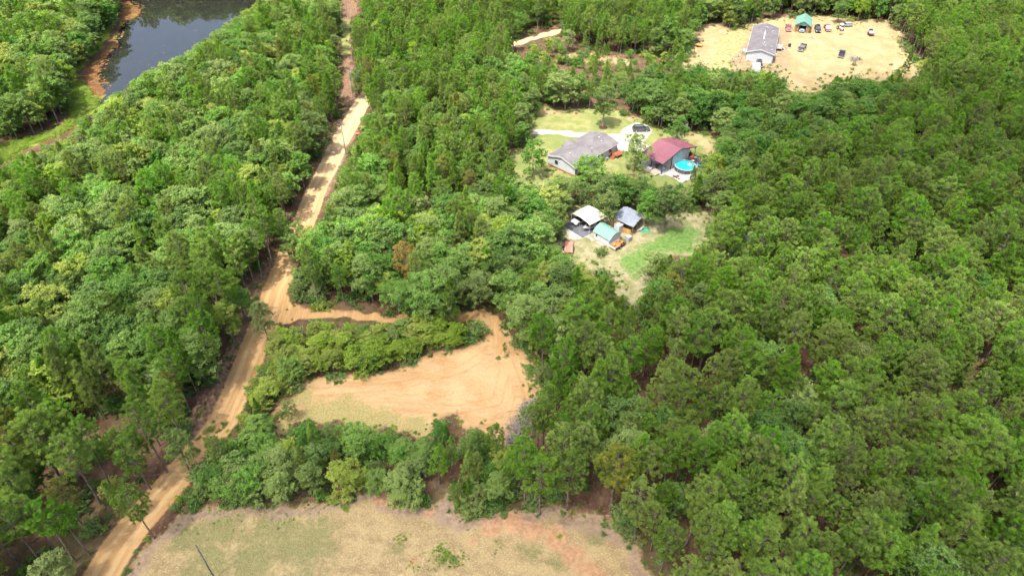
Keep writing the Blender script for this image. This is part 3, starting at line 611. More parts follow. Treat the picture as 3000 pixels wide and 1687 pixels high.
# hand-placed trees of the photograph: (kind, material, base x, base y, height, scale of width, label)
HAND = [
 ('pine','pine',1738,474,6.6,.8,5,'young pine overlapping the right rim of the pool'),
 ('pine','pine',388,1354,11.5,.95,1,'lone pine with bare trunk on the field side of the dirt road'),
 ('broad','leaf',480,1190,10.5,.8,4,'grey green tree leaning over the dirt road bend'),
 ('broad','leaf_grey',676,856,9.5,.85,0,'thin pale tree standing alone at the road junction'),
 ('pine','pine',190,1412,13.0,.9,6,'tall pine with long bare trunk at the road edge, lower left corner'),
 ('pine','pine',225,1395,12.0,.8,3,'tall pine with leaning bare trunk beside the lower end of the road'),
 ('pine','pine',110,1420,13.5,1,6,'pine with long bare trunk nearest the lower left corner'),
 ('pine','pine_gold',215,1330,11.5,.85,4,'pine with browning crown near the lower left road edge'),
 ('pine','pine',165,1225,15.5,1.2,3,'largest pine with spreading crown on the red litter slope'),
 ('pine','pine',200,1210,15.0,1.15,1,'big pine with twin crown just behind the largest slope pine'),
 ('pine','pine_gold',470,1065,11.5,.8,0,'yellowing pine left of the road below the shaded shoulder'),
 ('pine','pine',402,1120,10.5,.85,2,'bright green pine above the grey litter patch left of the road'),
 ('pine','pine',330,1300,9.5,.8,5,'young green pine reaching over the left road edge'),
 ('pine','pine',590,835,14.5,1.1,3,'tall dense pine on the shaded shoulder left of the junction'),
 ('pine','pine',548,925,13,1.0,1,'pine over the shaded shoulder below the junction'),
 ('pine','pine',660,705,13.5,1.0,6,'slim trunked pine at the road bend above the junction'),
 ('pine','pine',686,668,14.0,.95,3,'pine with row of slim trunks at the shaded road bend'),
 ('pine','pine',640,715,12.5,.95,4,'pale crowned pine left of the road above the junction'),
 ('broad','leaf_grey',620,700,12.5,1.05,2,'large pale crowned tree at the bend left of the road'),
 ('broad','leaf_dark',330,905,10.5,1.35,1,'very broad dark green tree in the left woods beside the wires'),
 ('pine','pine',1135,1195,8.5,.85,2,'small pine with bare lower trunk at the clearing end of the tree row'),
 ('broad','leaf_dark',1112,1130,6.5,.75,4,'dark round tree behind the small pine at the clearing'),
 ('broad','leaf',1195,1165,8.0,.9,0,'bushy tree at the right end of the row below the clearing'),
 ('pine','pine',1245,1165,8.5,.95,0,'pine at the right end of the row below the clearing'),
 ('pine','pine',575,1195,8.5,1.1,4,'round crowned pine where the tree row meets the road'),
 ('pine','pine_gold',852,1215,7.5,.8,2,'small browning pine in the middle of the tree row'),
 ('pine','pine',770,1205,7.8,.75,5,'small yellow green pine in the left part of the tree row'),
 ('pine','pine',1425,1282,13.5,1.0,0,'straight pine with pale bare trunk standing forward of the right stand'),
 ('pine','pine',1357,1294,13.0,1.1,3,'double trunked pine with sparse crown at the top of the bare field'),
 ('pine','pine_gold',1535,1276,13.5,1.1,1,'yellow green pine with clear trunk second behind the field edge'),
 ('pine','pine',1595,1355,12.5,1.05,0,'broad pine with straight trunk at the near corner of the field'),
 ('pine','pine',1660,1440,11.5,.95,4,'pine at the lowest corner of the bare field edge'),
 ('pine','pine',1750,955,15.5,1.2,6,'umbrella crowned pine with forked bare limbs inside the right stand'),
 ('pine','pine',1815,675,15.0,1.1,3,'tall flat topped pine right of the grassy yard'),
 ('pine','pine_gold',1668,800,11.0,1.15,4,'rusty tipped round pine at the lower edge of the grassy yard'),
 ('pine','pine_rust',1037,748,13.5,.95,4,'orange dead pine standing in the middle woods'),
 ('pine','pine_gold',1015,640,10.5,.7,2,'half brown pine behind the orange one in the middle woods'),
 ('pine','pine_rust',1798,500,9.0,.55,5,'small rust coloured pine right of the blue pool'),
 ('broad','leaf',1340,443,10.3,.92,3,'small round tree casting shade left of the grey house'),
 ('broad','leaf',1322,345,8.2,.95,0,'tree at the left end of the gravel driveway'),
 ('broad','leaf_dark',1517,319,12.2,1.1,2,'tall dark tree on the lawn inside a mulch ring'),
 ('broad','leaf',1596,425,9.4,1.2,1,'bright green round tree between the grey house and the red barn'),
 ('broad','leaf',1478,462,7.6,1.6,3,'low spreading tree in front of the grey house gable'),
 ('broad','leaf_dark',1697,368,9.0,1.1,0,'olive tree with dead grey limbs behind the red barn'),
 ('broad','leaf',1530,575,10.0,1.0,2,'tree with visible trunk between the carport and the timber barn'),
 ('broad','leaf_dark',1670,585,12.5,1.05,2,'tall oak with bare trunk beside the patch of green grass'),
 ('broad','leaf',1620,570,9.5,.9,0,'tree leaning over the timber barn corner'),
 ('broad','leaf_dark',2105,58,8.5,1.0,1,'dark round tree at the back edge of the sand lot'),
 ('broad','leaf_dark',2205,56,8.5,.9,4,'darkest tree at the far right corner of the sand lot'),
 ('pine','pine',2268,205,11.0,.65,7,'thin open pine at the near right edge of the sand lot'),
 ('broad','leaf_lime',150,640,10.5,.8,0,'yellow lime tree standing out in the left woods'),
 ('broad','leaf_lime',370,345,8.5,.55,4,'small lime green tree in the woods below the pond'),
 ('pine','pine_gold',400,335,11,.6,5,'golden topped pine in the woods below the pond'),
 ('broad','leaf_lime',205,110,9.0,.8,1,'lime crowned tree on the left bank of the pond'),
 ('broad','leaf',735,1052,4.6,.75,3,'rounded bush tree at the left end of the orange clearing'),
 ('broad','leaf_dark',1270,893,3.2,.42,4,'small lone bush tree standing in the orange clearing'),
 ('broad','leaf_dark',672,1008,3.6,.5,2,'dense bright green cone shaped bush beside the road'),
]
hand_xy = []
for k, mt, x, y, h, w, pi, lab in HAND:
    p = G(x * K, y * K)
    TREES.append(dict(k=k, m=mt, x=p[0], y=p[1], h=h, w=w, p=pi, zone='hand', lab=lab)); hand_xy.append((p[0], p[1], (3.4 if 'rust' in mt else 2.0) if h > 6 else 1.0))
hand_xy = np.array(hand_xy)
STEP = 3.35
cx, cy2 = [], []
for iy, yy in enumerate(np.arange(26, 330, STEP)):
    half = 40 + yy * .72; q = np.arange(-half, half, STEP)
    cx.append(q + (iy % 2) * STEP * .5 + rng.uniform(-.42, .42, len(q)) * STEP); cy2.append(yy + rng.uniform(-.42, .42, len(q)) * STEP)
qx = rng.uniform(-70, 10, 9000); qy = rng.uniform(45, 120, 9000); qz = rlook(R_ZONE, *PX(qx, qy, 2.5)); qk = (qz == 9) | (qz == 10)
qx, qy = qx[qk], qy[qk]; used = np.zeros((0, 2)); sel = []
for i in range(len(qx)):
    if len(used) == 0 or np.min(np.hypot(used[:, 0] - qx[i], used[:, 1] - qy[i])) > (1.8 if qz[qk][i] == 9 else 2.5): used = np.vstack([used, [qx[i], qy[i]]])
cx.append(used[:, 0]); cy2.append(used[:, 1])
cx = np.concatenate(cx); cy2 = np.concatenate(cy2)
near_hand = np.zeros(len(cx), bool)
for hx, hy, hr in hand_xy: near_hand |= np.hypot(cx - hx, cy2 - hy) < hr
za = rlook(R_ZONE, *PX(cx, cy2, 8.0)); zb = rlook(R_ZONE, *PX(cx, cy2, 3.0))
zi = np.where((za < 9) & (zb >= 8), zb, za)
patchv = .5 + .5 * fnoise(cx, cy2, 14, 41); RR = rng.random((len(cx), 8))
SPA = np.array([[SPEC[z][0], *SPEC[z][1], *SPEC[z][2], SPEC[z][3]] for z in ZN])[zi]
pine_v = RR[:, 1] < np.clip(SPA[:, 0] + (patchv - .5) * .5 * ((SPA[:, 0] > .1) & (SPA[:, 0] < .85)), 0, 1)
hv = np.where(pine_v, SPA[:, 1] + (SPA[:, 2] - SPA[:, 1]) * RR[:, 2], SPA[:, 3] + (SPA[:, 4] - SPA[:, 3]) * RR[:, 2])
hfin = np.zeros(len(cx))
for f in (1, .82, .66, .5, .36):
    hh_ = hv * f; todo = (hfin == 0) & (hh_ >= 2.4)
    okv = todo & ~blocked(cx, cy2, hh_, np.where(pine_v, .19, .30) * hh_ * (1.0 if f > .6 else 1.15)); hfin[okv] = hh_[okv]
good = (hfin > 0) & ~near_hand & (RR[:, 0] <= SPA[:, 5])
for ci in np.nonzero(good)[0]:
        X, Y, r_, z, pine, hh = float(cx[ci]), float(cy2[ci]), RR[ci], ZN[zi[ci]], bool(pine_v[ci]), float(hfin[ci])
        if pine and hh < 6: pine = r_[3] < .35
        if pine:
            m = 'pine'
            if z in ('mid', 'leftpine', 'lowleft') and r_[4] < .05: m = 'pine_gold'
            
            pi = ([2, 0, 7, 4, 5, 0, 4, 1][int(r_[5] * 8)] if z not in ('right', 'lowleft') else [0, 1, 3, 4, 6, 1, 4, 0, 3, 5][int(r_[5] * 10)]) if hh > 9 else [2, 5, 7][int(r_[5] * 3)]
            w = .74 + .30 * r_[6]
            TREES.append(dict(k='pine', m=m, x=X, y=Y, h=hh, w=w, p=pi, zone=z))
        else:
            m = 'leaf'
            q = r_[4]
            if z == 'lotfront': m = 'leaf_dark' if q < .65 else 'leaf'
            elif z == 'shrubrow': m = 'leaf_lime' if q < .8 else 'leaf'
            elif z == 'row': m = 'leaf_dark' if q < .4 else ('leaf_lime' if q > .85 else 'leaf')
            elif z == 'scrub': m = 'leaf_lime' if q < .4 else 'leaf'
            elif z == 'right': m = 'leaf_grey' if q < .4 else 'leaf_dark'
            else: m = 'leaf_dark' if q < .25 else ('leaf_grey' if q < .36 else ('leaf_lime' if q < .50 else 'leaf'))
            TREES.append(dict(k='broad', m=m, x=X, y=Y, h=hh, w=(.95 + .4 * r_[6]) * (1.2 if z == 'shrubrow' else (1.1 if z == 'row' else 1)), p=int(r_[5] * 6), zone=z))
xs = np.array([t['x'] for t in TREES]); ys = np.array([t['y'] for t in TREES])
zs = hz(xs, ys)
for i, t in enumerate(TREES):
    t['z'] = float(zs[i]) - .06
    pr = (PINES if t['k'] == 'pine' else BROAD)[t['p']]; t['s'] = t['h'] / pr.h
    dpt = t['y'] * cT + (CAM_H - t['h'] * .7) * sT; px, py = PX(t['x'], t['y'], t['h'] * .75)
    t['px'], t['py'] = float(px), float(py)
    t['app'] = t['h'] / dpt if (-40 < px < 3040 and -30 < py < 1740) else 0
    t['rz'] = float(rng.uniform(0, 6.28)); t['tilt'] = rng.normal(0, .03, 2)
print('TREES', len(TREES), sum(t['k'] == 'pine' for t in TREES))

lap('placed')
PART = {'right': ('dense stand on the right', 'pines of the dense stand on the right', 'broadleaf trees inside the right stand'),
        'lowleft': ('slope left of the dirt road', 'pines left of the dirt road', 'broadleaf trees on the slope left of the road'),
        'row': ('tree row between the two clearings', 'pines in the row between the clearings', 'trees in the row between the clearings'),
        'shrubrow': ('thicket above the orange clearing', 'pines in the thicket', 'small trees of the thicket above the clearing'),
        'mid': ('woods between road and grey house', 'pines of the middle woods', 'broadleaf trees of the middle woods'),
        'leftpine': ('woods along the far road', 'pines along the far road', 'broadleaf trees along the far road'),
        'top': ('far woods along the photo top', 'pines of the far woods', 'broadleaf trees of the far woods'),
        'lotfront': ('belt in front of the sand lot', 'pines in front of the sand lot', 'broadleaf trees in front of the sand lot'),
        'houserow': ('belt between house and sheds', 'pines between house and sheds', 'broadleaf trees between house and sheds'),
        'scrub': ('sandy scrub behind the grey house', 'pines of the sandy scrub', 'small trees of the sandy scrub')}
def where(t):
    z = t['zone']
    if z != 'mixed': 
        if z == 'right':
            if t['py'] > 1380: return 'near half of the right stand', 'pines in the near half of the right stand', 'broadleaf trees in the near half of the right stand'
            if t['px'] < 1900: return 'right stand beside the orange clearing', 'pines beside the orange clearing', 'broadleaf trees beside the orange clearing'
            if t['py'] > 950: return 'middle of the right stand', 'pines in the middle of the right stand', 'broadleaf trees in the middle of the right stand'
            return 'far part of the right stand', 'pines in the far part of the right stand', 'broadleaf trees in the far part of the right stand'
        return PART[z]
    if t['px'] < 780 and t['py'] > 520: return 'left woods beside the road', 'pines of the left woods', 'broadleaf trees of the left woods'
    if t['px'] < 1000: return 'woods between pond and road', 'pines between pond and road', 'broadleaf trees between pond and road'
    return 'central woods right of the road', 'pines of the central woods', 'broadleaf trees of the central woods'
FORM = {'pine': ['full crowned', 'high crowned', 'dense conical', 'flat topped', 'rounded', 'low branched', 'umbrella shaped', 'slender young'], 'broad': ['even crowned', 'spreading', 'tall crowned', 'low rounded', 'narrow', 'big domed']}
LOOK = {'pine': 'green pine', 'pine_gold': 'yellowing pine', 'pine_rust': 'rust brown pine', 'leaf': 'green broadleaf tree', 'leaf_dark': 'dark green broadleaf tree', 'leaf_grey': 'pale grey green tree', 'leaf_lime': 'yellow green leafy tree'}
order = {'pine': [], 'broad': []}
for t in TREES: order[t['k']].append(t)
REST = {'pine': [], 'broad': []}; MADE = []
for k, lst in order.items():
    lst.sort(key=lambda t: (t['zone'] != 'hand', -t['app']))
    for i, t in enumerate(lst):
        if i >= 300 or t['app'] == 0: REST[k].append(t); continue
        pr = (PINES if k == 'pine' else BROAD)[t['p']]
        e = newobj('pine_tree' if k == 'pine' else 'broadleaf_tree', None, None, (t['x'], t['y'], t['z']))
        e.rotation_euler = (t['tilt'][0], t['tilt'][1], t['rz']); e.scale = (t['s'] * t['w'], t['s'] * t['w'], t['s'])
        newobj('trunk', pr.trunk, e); newobj('crown', pr.crown[t['m']], e)
        if t['zone'] == 'hand': tag(e, t['lab'], 'pine' if k == 'pine' else 'tree')
        else:
            a, gp, gb = where(t)
            sz = 'large' if t['h'] * t['w'] > (15.5 if k == 'pine' else 11.5) else ('small' if t['h'] * t['w'] < (12.5 if k == 'pine' else 8.5) else 'middling')
            tag(e, sz + ' ' + FORM[k][t['p']] + ' ' + LOOK[t['m']] + ' in the ' + a, 'pine' if k == 'pine' else 'tree', (gp if k == 'pine' else gb)); MADE.append((t['px'], e))

ORD = ['leftmost', 'second leftmost', 'third leftmost', 'fourth leftmost', 'fifth leftmost', 'sixth leftmost', 'seventh leftmost', 'eighth leftmost', 'ninth leftmost', 'tenth leftmost', 'eleventh leftmost', 'twelfth leftmost']
bylab = {}
for px_, e in MADE: bylab.setdefault(e['label'], []).append((px_, e))
for lb, lst in bylab.items():
    if len(lst) < 2: continue
    lst.sort(key=lambda q: q[0])
    for i, (px_, e) in enumerate(lst):
        w_ = ('rightmost' if i == len(lst) - 1 else ORD[min(i, 11)]) + ' ' + lb
        if i < 12 or i == len(lst) - 1: e['label'] = w_ if len(w_.split()) <= 16 else w_.replace('middling ', '').replace(' broadleaf', '').replace('pale ', '')
lap('individuals')
# ------------------------------------------------------------------ the many that are left: one mass each, by geometry nodes
def scatter(name, items, protos, label, cat):
    """items: (x, y, z, rx, ry, rz, sx, sz, idx); protos: meshes"""
    A = np.array(items, float)
    me = bpy.data.meshes.new(name); me.vertices.add(len(A)); me.vertices.foreach_set('co', A[:, :3].astype(np.float32).ravel())
    at = me.attributes.new('rot', 'FLOAT_VECTOR', 'POINT'); at.data.foreach_set('vector', A[:, 3:6].astype(np.float32).ravel())
    sc3 = np.stack([A[:, 6], A[:, 6], A[:, 7]], 1).astype(np.float32)
    at = me.attributes.new('scl', 'FLOAT_VECTOR', 'POINT'); at.data.foreach_set('vector', sc3.ravel())
    at = me.attributes.new('idx', 'INT', 'POINT'); at.data.foreach_set('value', A[:, 8].astype(np.int32))
    me.update()
    ob = newobj(name, me)
    ng = bpy.data.node_groups.new(name + '_nodes', 'GeometryNodeTree')
    ng.interface.new_socket('Geometry', in_out='INPUT', socket_type='NodeSocketGeometry'); ng.interface.new_socket('Geometry', in_out='OUTPUT', socket_type='NodeSocketGeometry')
    N = ng.nodes; Lk = ng.links
    gi = N.new('NodeGroupInput'); go = N.new('NodeGroupOutput'); jn = N.new('GeometryNodeJoinGeometry')
    def nattr(nm, ty):
        a = N.new('GeometryNodeInputNamedAttribute'); a.data_type = ty; a.inputs['Name'].default_value = nm; return a.outputs[0]
    aI, aR, aS = nattr('idx', 'INT'), nattr('rot', 'FLOAT_VECTOR'), nattr('scl', 'FLOAT_VECTOR')
    for i, pm in enumerate(protos):
        po = bpy.data.objects.new(name + '_source', pm)
        oi = N.new('GeometryNodeObjectInfo'); oi.inputs['Object'].default_value = po; oi.inputs['As Instance'].default_value = False
        g2i = N.new('GeometryNodeGeometryToInstance'); Lk.new(oi.outputs['Geometry'], g2i.inputs[0])
        cp = N.new('FunctionNodeCompare'); cp.data_type = 'INT'; cp.operation = 'EQUAL'
        ia = [s for s in cp.inputs if s.type == 'INT']; Lk.new(aI, ia[0]); ia[1].default_value = i
        ip = N.new('GeometryNodeInstanceOnPoints'); Lk.new(gi.outputs[0], ip.inputs['Points']); Lk.new(cp.outputs[0], ip.inputs['Selection'])
        Lk.new(g2i.outputs[0], ip.inputs['Instance']); Lk.new(aR, ip.inputs['Rotation']); Lk.new(aS, ip.inputs['Scale'])
        Lk.new(ip.outputs[0], jn.inputs[0])
    Lk.new(jn.outputs[0], go.inputs[0])
    md = ob.modifiers.new('scatter', 'NODES'); md.node_group = ng
    tag(ob, label, cat, kind='stuff')
    return ob
def mass(name, lst, protos, keys, label, cat):
    combos = []; cmap = {}
    for k in keys:
        for i, p in enumerate(protos): cmap[(k, i)] = len(combos); combos.append(p.joint[k])
    scatter(name, [(t['x'], t['y'], t['z'], t['tilt'][0], t['tilt'][1], t['rz'], t['s'] * t['w'], t['s'], cmap[(t['m'], t['p'])]) for t in lst], combos, label, cat)
mass('pine_forest', REST['pine'], PINES, ('pine', 'pine_gold', 'pine_rust'), 'pine forest filling the distance in one green mass', 'forest')
mass('broadleaf_forest', REST['broad'], BROAD, ('leaf', 'leaf_dark', 'leaf_lime', 'leaf_grey'), 'leafy woods filling the distance between the pines', 'forest')
# undergrowth below the trees
UY = rng.uniform(28, 300, 15000); UX = rng.uniform(-1, 1, 15000) * (40 + UY * .72); UR = rng.random((15000, 5))
dens = np.array([{'right': .30, 'lowleft': .20, 'scrub': .45, 'shrubrow': .9, 'row': .6}.get(z, .38) for z in ZN])
keep = ~rlook(R_OPEN, *PX(UX, UY, .8)) & (UR[:, 0] < dens[rlook(R_ZONE, *PX(UX, UY, 3.0))]) & (line_d(UX, UY, road_line)[0] > 3.6) & (sdf(UX, UY, W_pond) > 1.5)
ug = []
for X, Y, r_ in zip(UX[keep], UY[keep], UR[keep]):
    s = .45 + .6 * r_[1]
    ug.append((X, Y, 0, 0, 0, r_[2] * 6.28, s * (1 + .3 * r_[3]), s, int(r_[3] * 4) + 4 * (0 if r_[4] < .6 else (1 if r_[4] < .7 else 2))))
ug = np.array(ug); ug[:, 2] = hz(ug[:, 0], ug[:, 1])
scatter('undergrowth', ug, [p.joint[k] for k in ('shrub', 'leaf_lime', 'leaf_dark') for p in SHRUBS], 'low green undergrowth below the trees', 'undergrowth')
lap('scatter')

EX = []
NW = 60000; EY = rng.uniform(40, 290, NW); EXx = rng.uniform(-1, 1, NW) * (20 + EY * .74); ER = rng.random((NW, 5))
rde = line_d(EXx, EY, road_line)[0]; dde = line_d(EXx, EY, drive_line)[0]; ke = np.zeros(NW, bool)
for pg, w0, w1, pr_ in ((W_lot, -2.6, 3.5, .5), (W_yard1, -1.0, 2.5, .45), (W_yard2, -1.5, 2.5, .5), (W_clear, -.9, 2.2, .5), (W_field, -.9, 2.0, .35), (W_corr, -.6, 2.0, .4)):
    sd_ = sdf(EXx, EY, pg) + .8 * fnoise(EXx, EY, 2.5, 61); ke |= (sd_ > w0) & (sd_ < w1) & (ER[:, 0] < pr_)
ke |= (rde > 2.9) & (rde < 4.6) & (ER[:, 0] < .35); ke |= (dde > 1.4) & (dde < 2.6) & (ER[:, 0] < .35)
ke &= (rde > 2.7) & (dde > 1.2) & (sdf(EXx, EY, DRV1) > .4) & (sdf(EXx, EY, W_pond) > 1)
ex, ey, er = EXx[ke], EY[ke], ER[ke]; ez = hz(ex, ey)
scatter('margin_weeds', [(x, y, z - .03, 0, 0, r_[1] * 6.28, (.10 + .28 * r_[2] ** 2), (.08 + .24 * r_[2] ** 2) * (.6 + .7 * r_[3]), int(r_[4] * 12)) for x, y, z, r_ in zip(ex, ey, ez, er)], [p.joint[k] for k in ('shrub', 'leaf_lime', 'leaf_dark') for p in SHRUBS], 'ragged green weeds along the edges of roads and clearings', 'weeds')
# ------------------------------------------------------------------ hard-surface helpers
class MB:
    def __init__(s): s.v = []; s.f = []
    def add(s, vs, fs):
        o = len(s.v); s.v += [tuple(map(float, q)) for q in vs]; s.f += [tuple(i + o for i in f) for f in fs]; return s
    def box(s, x0, x1, y0, y1, z0, z1):
        return s.add([(x0,y0,z0),(x1,y0,z0),(x1,y1,z0),(x0,y1,z0),(x0,y0,z1),(x1,y0,z1),(x1,y1,z1),(x0,y1,z1)],
                     [(0,3,2,1),(4,5,6,7),(0,1,5,4),(1,2,6,5),(2,3,7,6),(3,0,4,7)])
    def prism(s, prof, y0, y1):          # profile in x,z extruded along y
        n = len(prof); vs = [(x, y0, z) for x, z in prof] + [(x, y1, z) for x, z in prof]
        return s.add(vs, [tuple(range(n)), tuple(range(2 * n - 1, n - 1, -1))] + [(i, i + n, (i + 1) % n + n, (i + 1) % n) for i in range(n)])
    def hull(s, prof):                   # (y, z, halfwidth) side outline, symmetric in x
        n = len(prof); vs = [(-w, y, z) for y, z, w in prof] + [(w, y, z) for y, z, w in prof]
        return s.add(vs, [tuple(range(n)), tuple(range(2 * n - 1, n - 1, -1))] + [(i, i + n, (i + 1) % n + n, (i + 1) % n) for i in range(n)])
    def slab(s, pts, t):                 # polygon thickened downwards by t
        n = len(pts); vs = list(pts) + [(x, y, z - t) for x, y, z in pts]
        return s.add(vs, [tuple(range(n)), tuple(range(2 * n - 1, n - 1, -1))] + [(i, i + n, (i + 1) % n + n, (i + 1) % n) for i in range(n)])
    def tube(s, pts, r, sides=6, r2=None):
        k = len(pts); rad = [r + ((r2 if r2 is not None else r) - r) * i / max(1, k - 1) for i in range(k)]
        V, F = tube_np(pts, rad, sides); o = [tuple(f) for f in F] + [tuple(range(sides - 1, -1, -1)), tuple(range((k - 1) * sides, k * sides))]
        return s.add(V, o)
    def disc(s, c, r, h, axis='z', sides=20, r2=None):
        d = dict(x=(h, 0, 0), y=(0, h, 0), z=(0, 0, h))[axis]; c = np.array(c, float)
        return s.tube([c, c + np.array(d)], r, sides, r2)
    def build(s, name, mat, parent=None, smooth=False, bevel=0):
        me = bpy.data.meshes.new(name); me.from_pydata(s.v, [], s.f); me.validate()
        bm = bmesh.new(); bm.from_mesh(me); bmesh.ops.recalc_face_normals(bm, faces=bm.faces)
        if bevel: bmesh.ops.bevel(bm, geom=list(bm.edges), offset=bevel, segments=2, affect='EDGES', profile=.6)
        bm.to_mesh(me); bm.free(); me.materials.append(mat)
        if smooth: me.polygons.foreach_set('use_smooth', np.ones(len(me.polygons), bool))
        return newobj(name, me, parent)
def root(name, p, rotz, label, cat, group=None, z=None):
    e = newobj(name, None, None, (float(p[0]), float(p[1]), hz1(p) if z is None else z), rotz); return tag(e, label, cat, group)
L1 = lambda x, y, z=0: G(x / 4.025 + 1480, y / 4.025 + 300, z)
L2 = lambda x, y, z=0: G(x / 5.574 + 1640, y / 5.574 + 560, z)
L3 = lambda x, y, z=0: G(x / 6.133 + 1980, y / 6.133 + 30, z)
L4 = lambda x, y, z=0: G(x / 5.99 + 2250, y / 5.99 + 30, z)
L7 = lambda x, y, z=0: G(x / 10.733 + 1840, y / 10.733 + 390, z)
def shingle(name, a, b, streak=.5):
    t = NT(name); p = t.objc(); n = t.noise(.5, 5, t.mapping(p, (1, 1, .3))); n2 = t.noise(5, 3, p)
    c = t.mix(t.ramp(n, .35, .7), a, b); c = t.mix(t.math('MULTIPLY', t.ramp(n2, .4, .7), .35), c, tuple(v * .75 for v in a))
    w = t.n('ShaderNodeTexWave'); w.bands_direction = 'Z'; w.inputs['Scale'].default_value = 6; t.l(p, w.inputs['Vector'])
    return t.done(t.bsdf(c, .85, .25, bump=t.math('ADD', n2, w.outputs[1]), bstr=.25, bdist=.03))
def ribbed(name, col, axis='Y', rough=.45, metal=0.0, scale=3.5, var=.1, dirt=None):
    t = NT(name); p = t.objc(); w = t.n('ShaderNodeTexWave'); w.bands_direction = axis; w.inputs['Scale'].default_value = scale; t.l(p, w.inputs['Vector'])
    n = t.noise(.8, 5, p); c = t.mix(t.ramp(n, .3, .7), tuple(v * (1 - var) for v in col), tuple(min(1, v * (1 + var)) for v in col))
    if dirt: c = t.mix(t.math('MULTIPLY', t.ramp(t.noise(1.3, 6, p), .5, .72), .7), c, dirt)
    return t.done(t.bsdf(c, rough, .4, metal, bump=t.ramp(w.outputs[1], .75, .98), bstr=.4, bdist=.04))
def planks(name, a, b, axis='X', scale=1.6):
    t = NT(name); p = t.objc(); n = t.noise(3, 4, t.mapping(p, (1, 1, .15) if axis == 'X' else (.15, 1, 1)))
    w = t.n('ShaderNodeTexWave'); w.bands_direction = axis; w.inputs['Scale'].default_value = scale; t.l(p, w.inputs['Vector'])
    return t.done(t.bsdf(t.mix(t.ramp(n, .35, .68), a, b), .8, .2, bump=w.outputs[1], bstr=.3, bdist=.03))
def glass_mat(name, col=(.02,.025,.03)):
    t = NT(name); return t.done(t.bsdf(t.mix(t.noise(.7, 2, t.objc()), col, tuple(v * 1.8 for v in col)), .08, .6))
M['shingle1'] = shingle('weathered_grey_shingles', (.118,.108,.107), (.172,.160,.157))
M['shingle2'] = shingle('brown_grey_shingles', (.105,.095,.098), (.150,.138,.140))
M['siding'] = ribbed('white_siding', (.40,.415,.43), 'Z', .6, 0, 7, .05)
M['siding2'] = ribbed('grey_white_siding', (.41,.43,.44), 'Z', .6, 0, 7, .05)
M['white'] = paint('white_paint', (.46,.46,.45), .5, .35, 0, .06)
M['skirt'] = paint('red_brick_skirting', (.30,.12,.07), .85, .2, 0, .25, 3)
M['skirt2'] = paint('pale_skirting', (.47,.46,.46), .8, .2, 0, .1, 2)
M['glass'] = glass_mat('dark_window_glass')
M['maroon'] = ribbed('maroon_metal_roof', (.190,.070,.085), 'Y', .6, 0, 3.5, .06)
M['green_metal'] = ribbed('green_metal_roof', (.120,.245,.190), 'Y', .5, 0, 3.5, .07)
M['steel'] = ribbed('galvanised_metal_roof', (.20,.225,.265), 'Y', .55, .1, 3.5, .12, (.13,.14,.16))
M['cream_metal'] = ribbed('cream_metal_roof', (.42,.39,.33), 'Y', .55, 0, 3.0, .07, (.42,.35,.25))
M['greywall'] = ribbed('grey_metal_wall', (.44,.43,.41), 'X', .6, 0, 4, .05)
M['whitewall'] = paint('white_shed_wall', (.46,.48,.505), .7, .25, 0, .06)
M['ochre'] = planks('ochre_wood_boards', (.38,.20,.065), (.52,.30,.11))
M['brownwood'] = planks('brown_wood_boards', (.20,.105,.05), (.30,.17,.085))
M['deckwood'] = planks('weathered_deck_boards', (.30,.235,.16), (.46,.38,.28), 'Y', 3)
M['redwood'] = planks('red_brown_deck', (.23,.075,.04), (.33,.12,.07))
M['greywood'] = planks('grey_timber', (.21,.195,.18), (.36,.34,.31))
M['pole'] = planks('utility_pole_wood', (.12,.105,.09), (.25,.225,.20))
M['dark'] = paint('black_metal', (.025,.026,.03), .5, .4, 0, .2)
M['darkgrey'] = paint('dark_grey_metal', (.085,.09,.095), .6, .4, 0, .2)
M['grey'] = paint('grey_metal', (.30,.31,.32), .5, .4, .2, .1)
M['rubber'] = paint('black_rubber', (.02,.02,.02), .8, .3, 0, .2)
M['chrome'] = paint('dull_chrome', (.55,.56,.57), .3, .5, .7, .08)
M['headlight'] = paint('lamp_glass', (.75,.75,.72), .2, .6, 0, .04)
M['redlamp'] = paint('red_lamp_glass', (.35,.02,.02), .3, .6, 0, .05)
M['orange'] = paint('orange_equipment_paint', (.50,.17,.03), .55, .4, 0, .15)
M['redpaint'] = paint('faded_red_paint', (.36,.07,.06), .5, .4, 0, .15, .9, (.30,.16,.12))
M['red'] = paint('bright_red_plastic', (.55,.03,.03), .5, .4, 0, .1)
M['rustred'] = paint('faded_trailer_red', (.40,.155,.105), .7, .3, 0, .18, 1.2, (.34,.22,.17))
M['black_car'] = paint('black_car_paint', (.028,.03,.034), .22, .6, .2, .1)
M['grey_car'] = paint('charcoal_car_paint', (.095,.10,.105), .25, .6, .4, .1)
M['silver_car'] = paint('silver_car_paint', (.50,.51,.52), .25, .6, .4, .05)
M['blue_car'] = paint('blue_car_paint', (.05,.20,.42), .3, .5, .1, .1)
M['brown_hull'] = paint('weathered_brown_boat', (.26,.195,.17), .7, .3, 0, .25, 1.6, (.40,.37,.35))
M['mauve'] = paint('old_hulk_paint', (.38,.40,.42), .5, .4, .1, .2, 1.4, (.26,.16,.11))
M['concrete'] = paint('concrete_slab', (.34,.325,.31), .85, .2, 0, .08, .5, (.40,.37,.35))
M['asphalt'] = paint('dark_pad', (.095,.10,.11), .9, .2, 0, .2, .7)
M['tarp'] = paint('green_tarp', (.03,.20,.12), .6, .3, 0, .2)
M['bluetarp'] = paint('pale_blue_tarp', (.42,.52,.66), .5, .4, 0, .1)
M['teal'] = paint('turquoise_plastic', (.03,.42,.44), .4, .4, 0, .1)
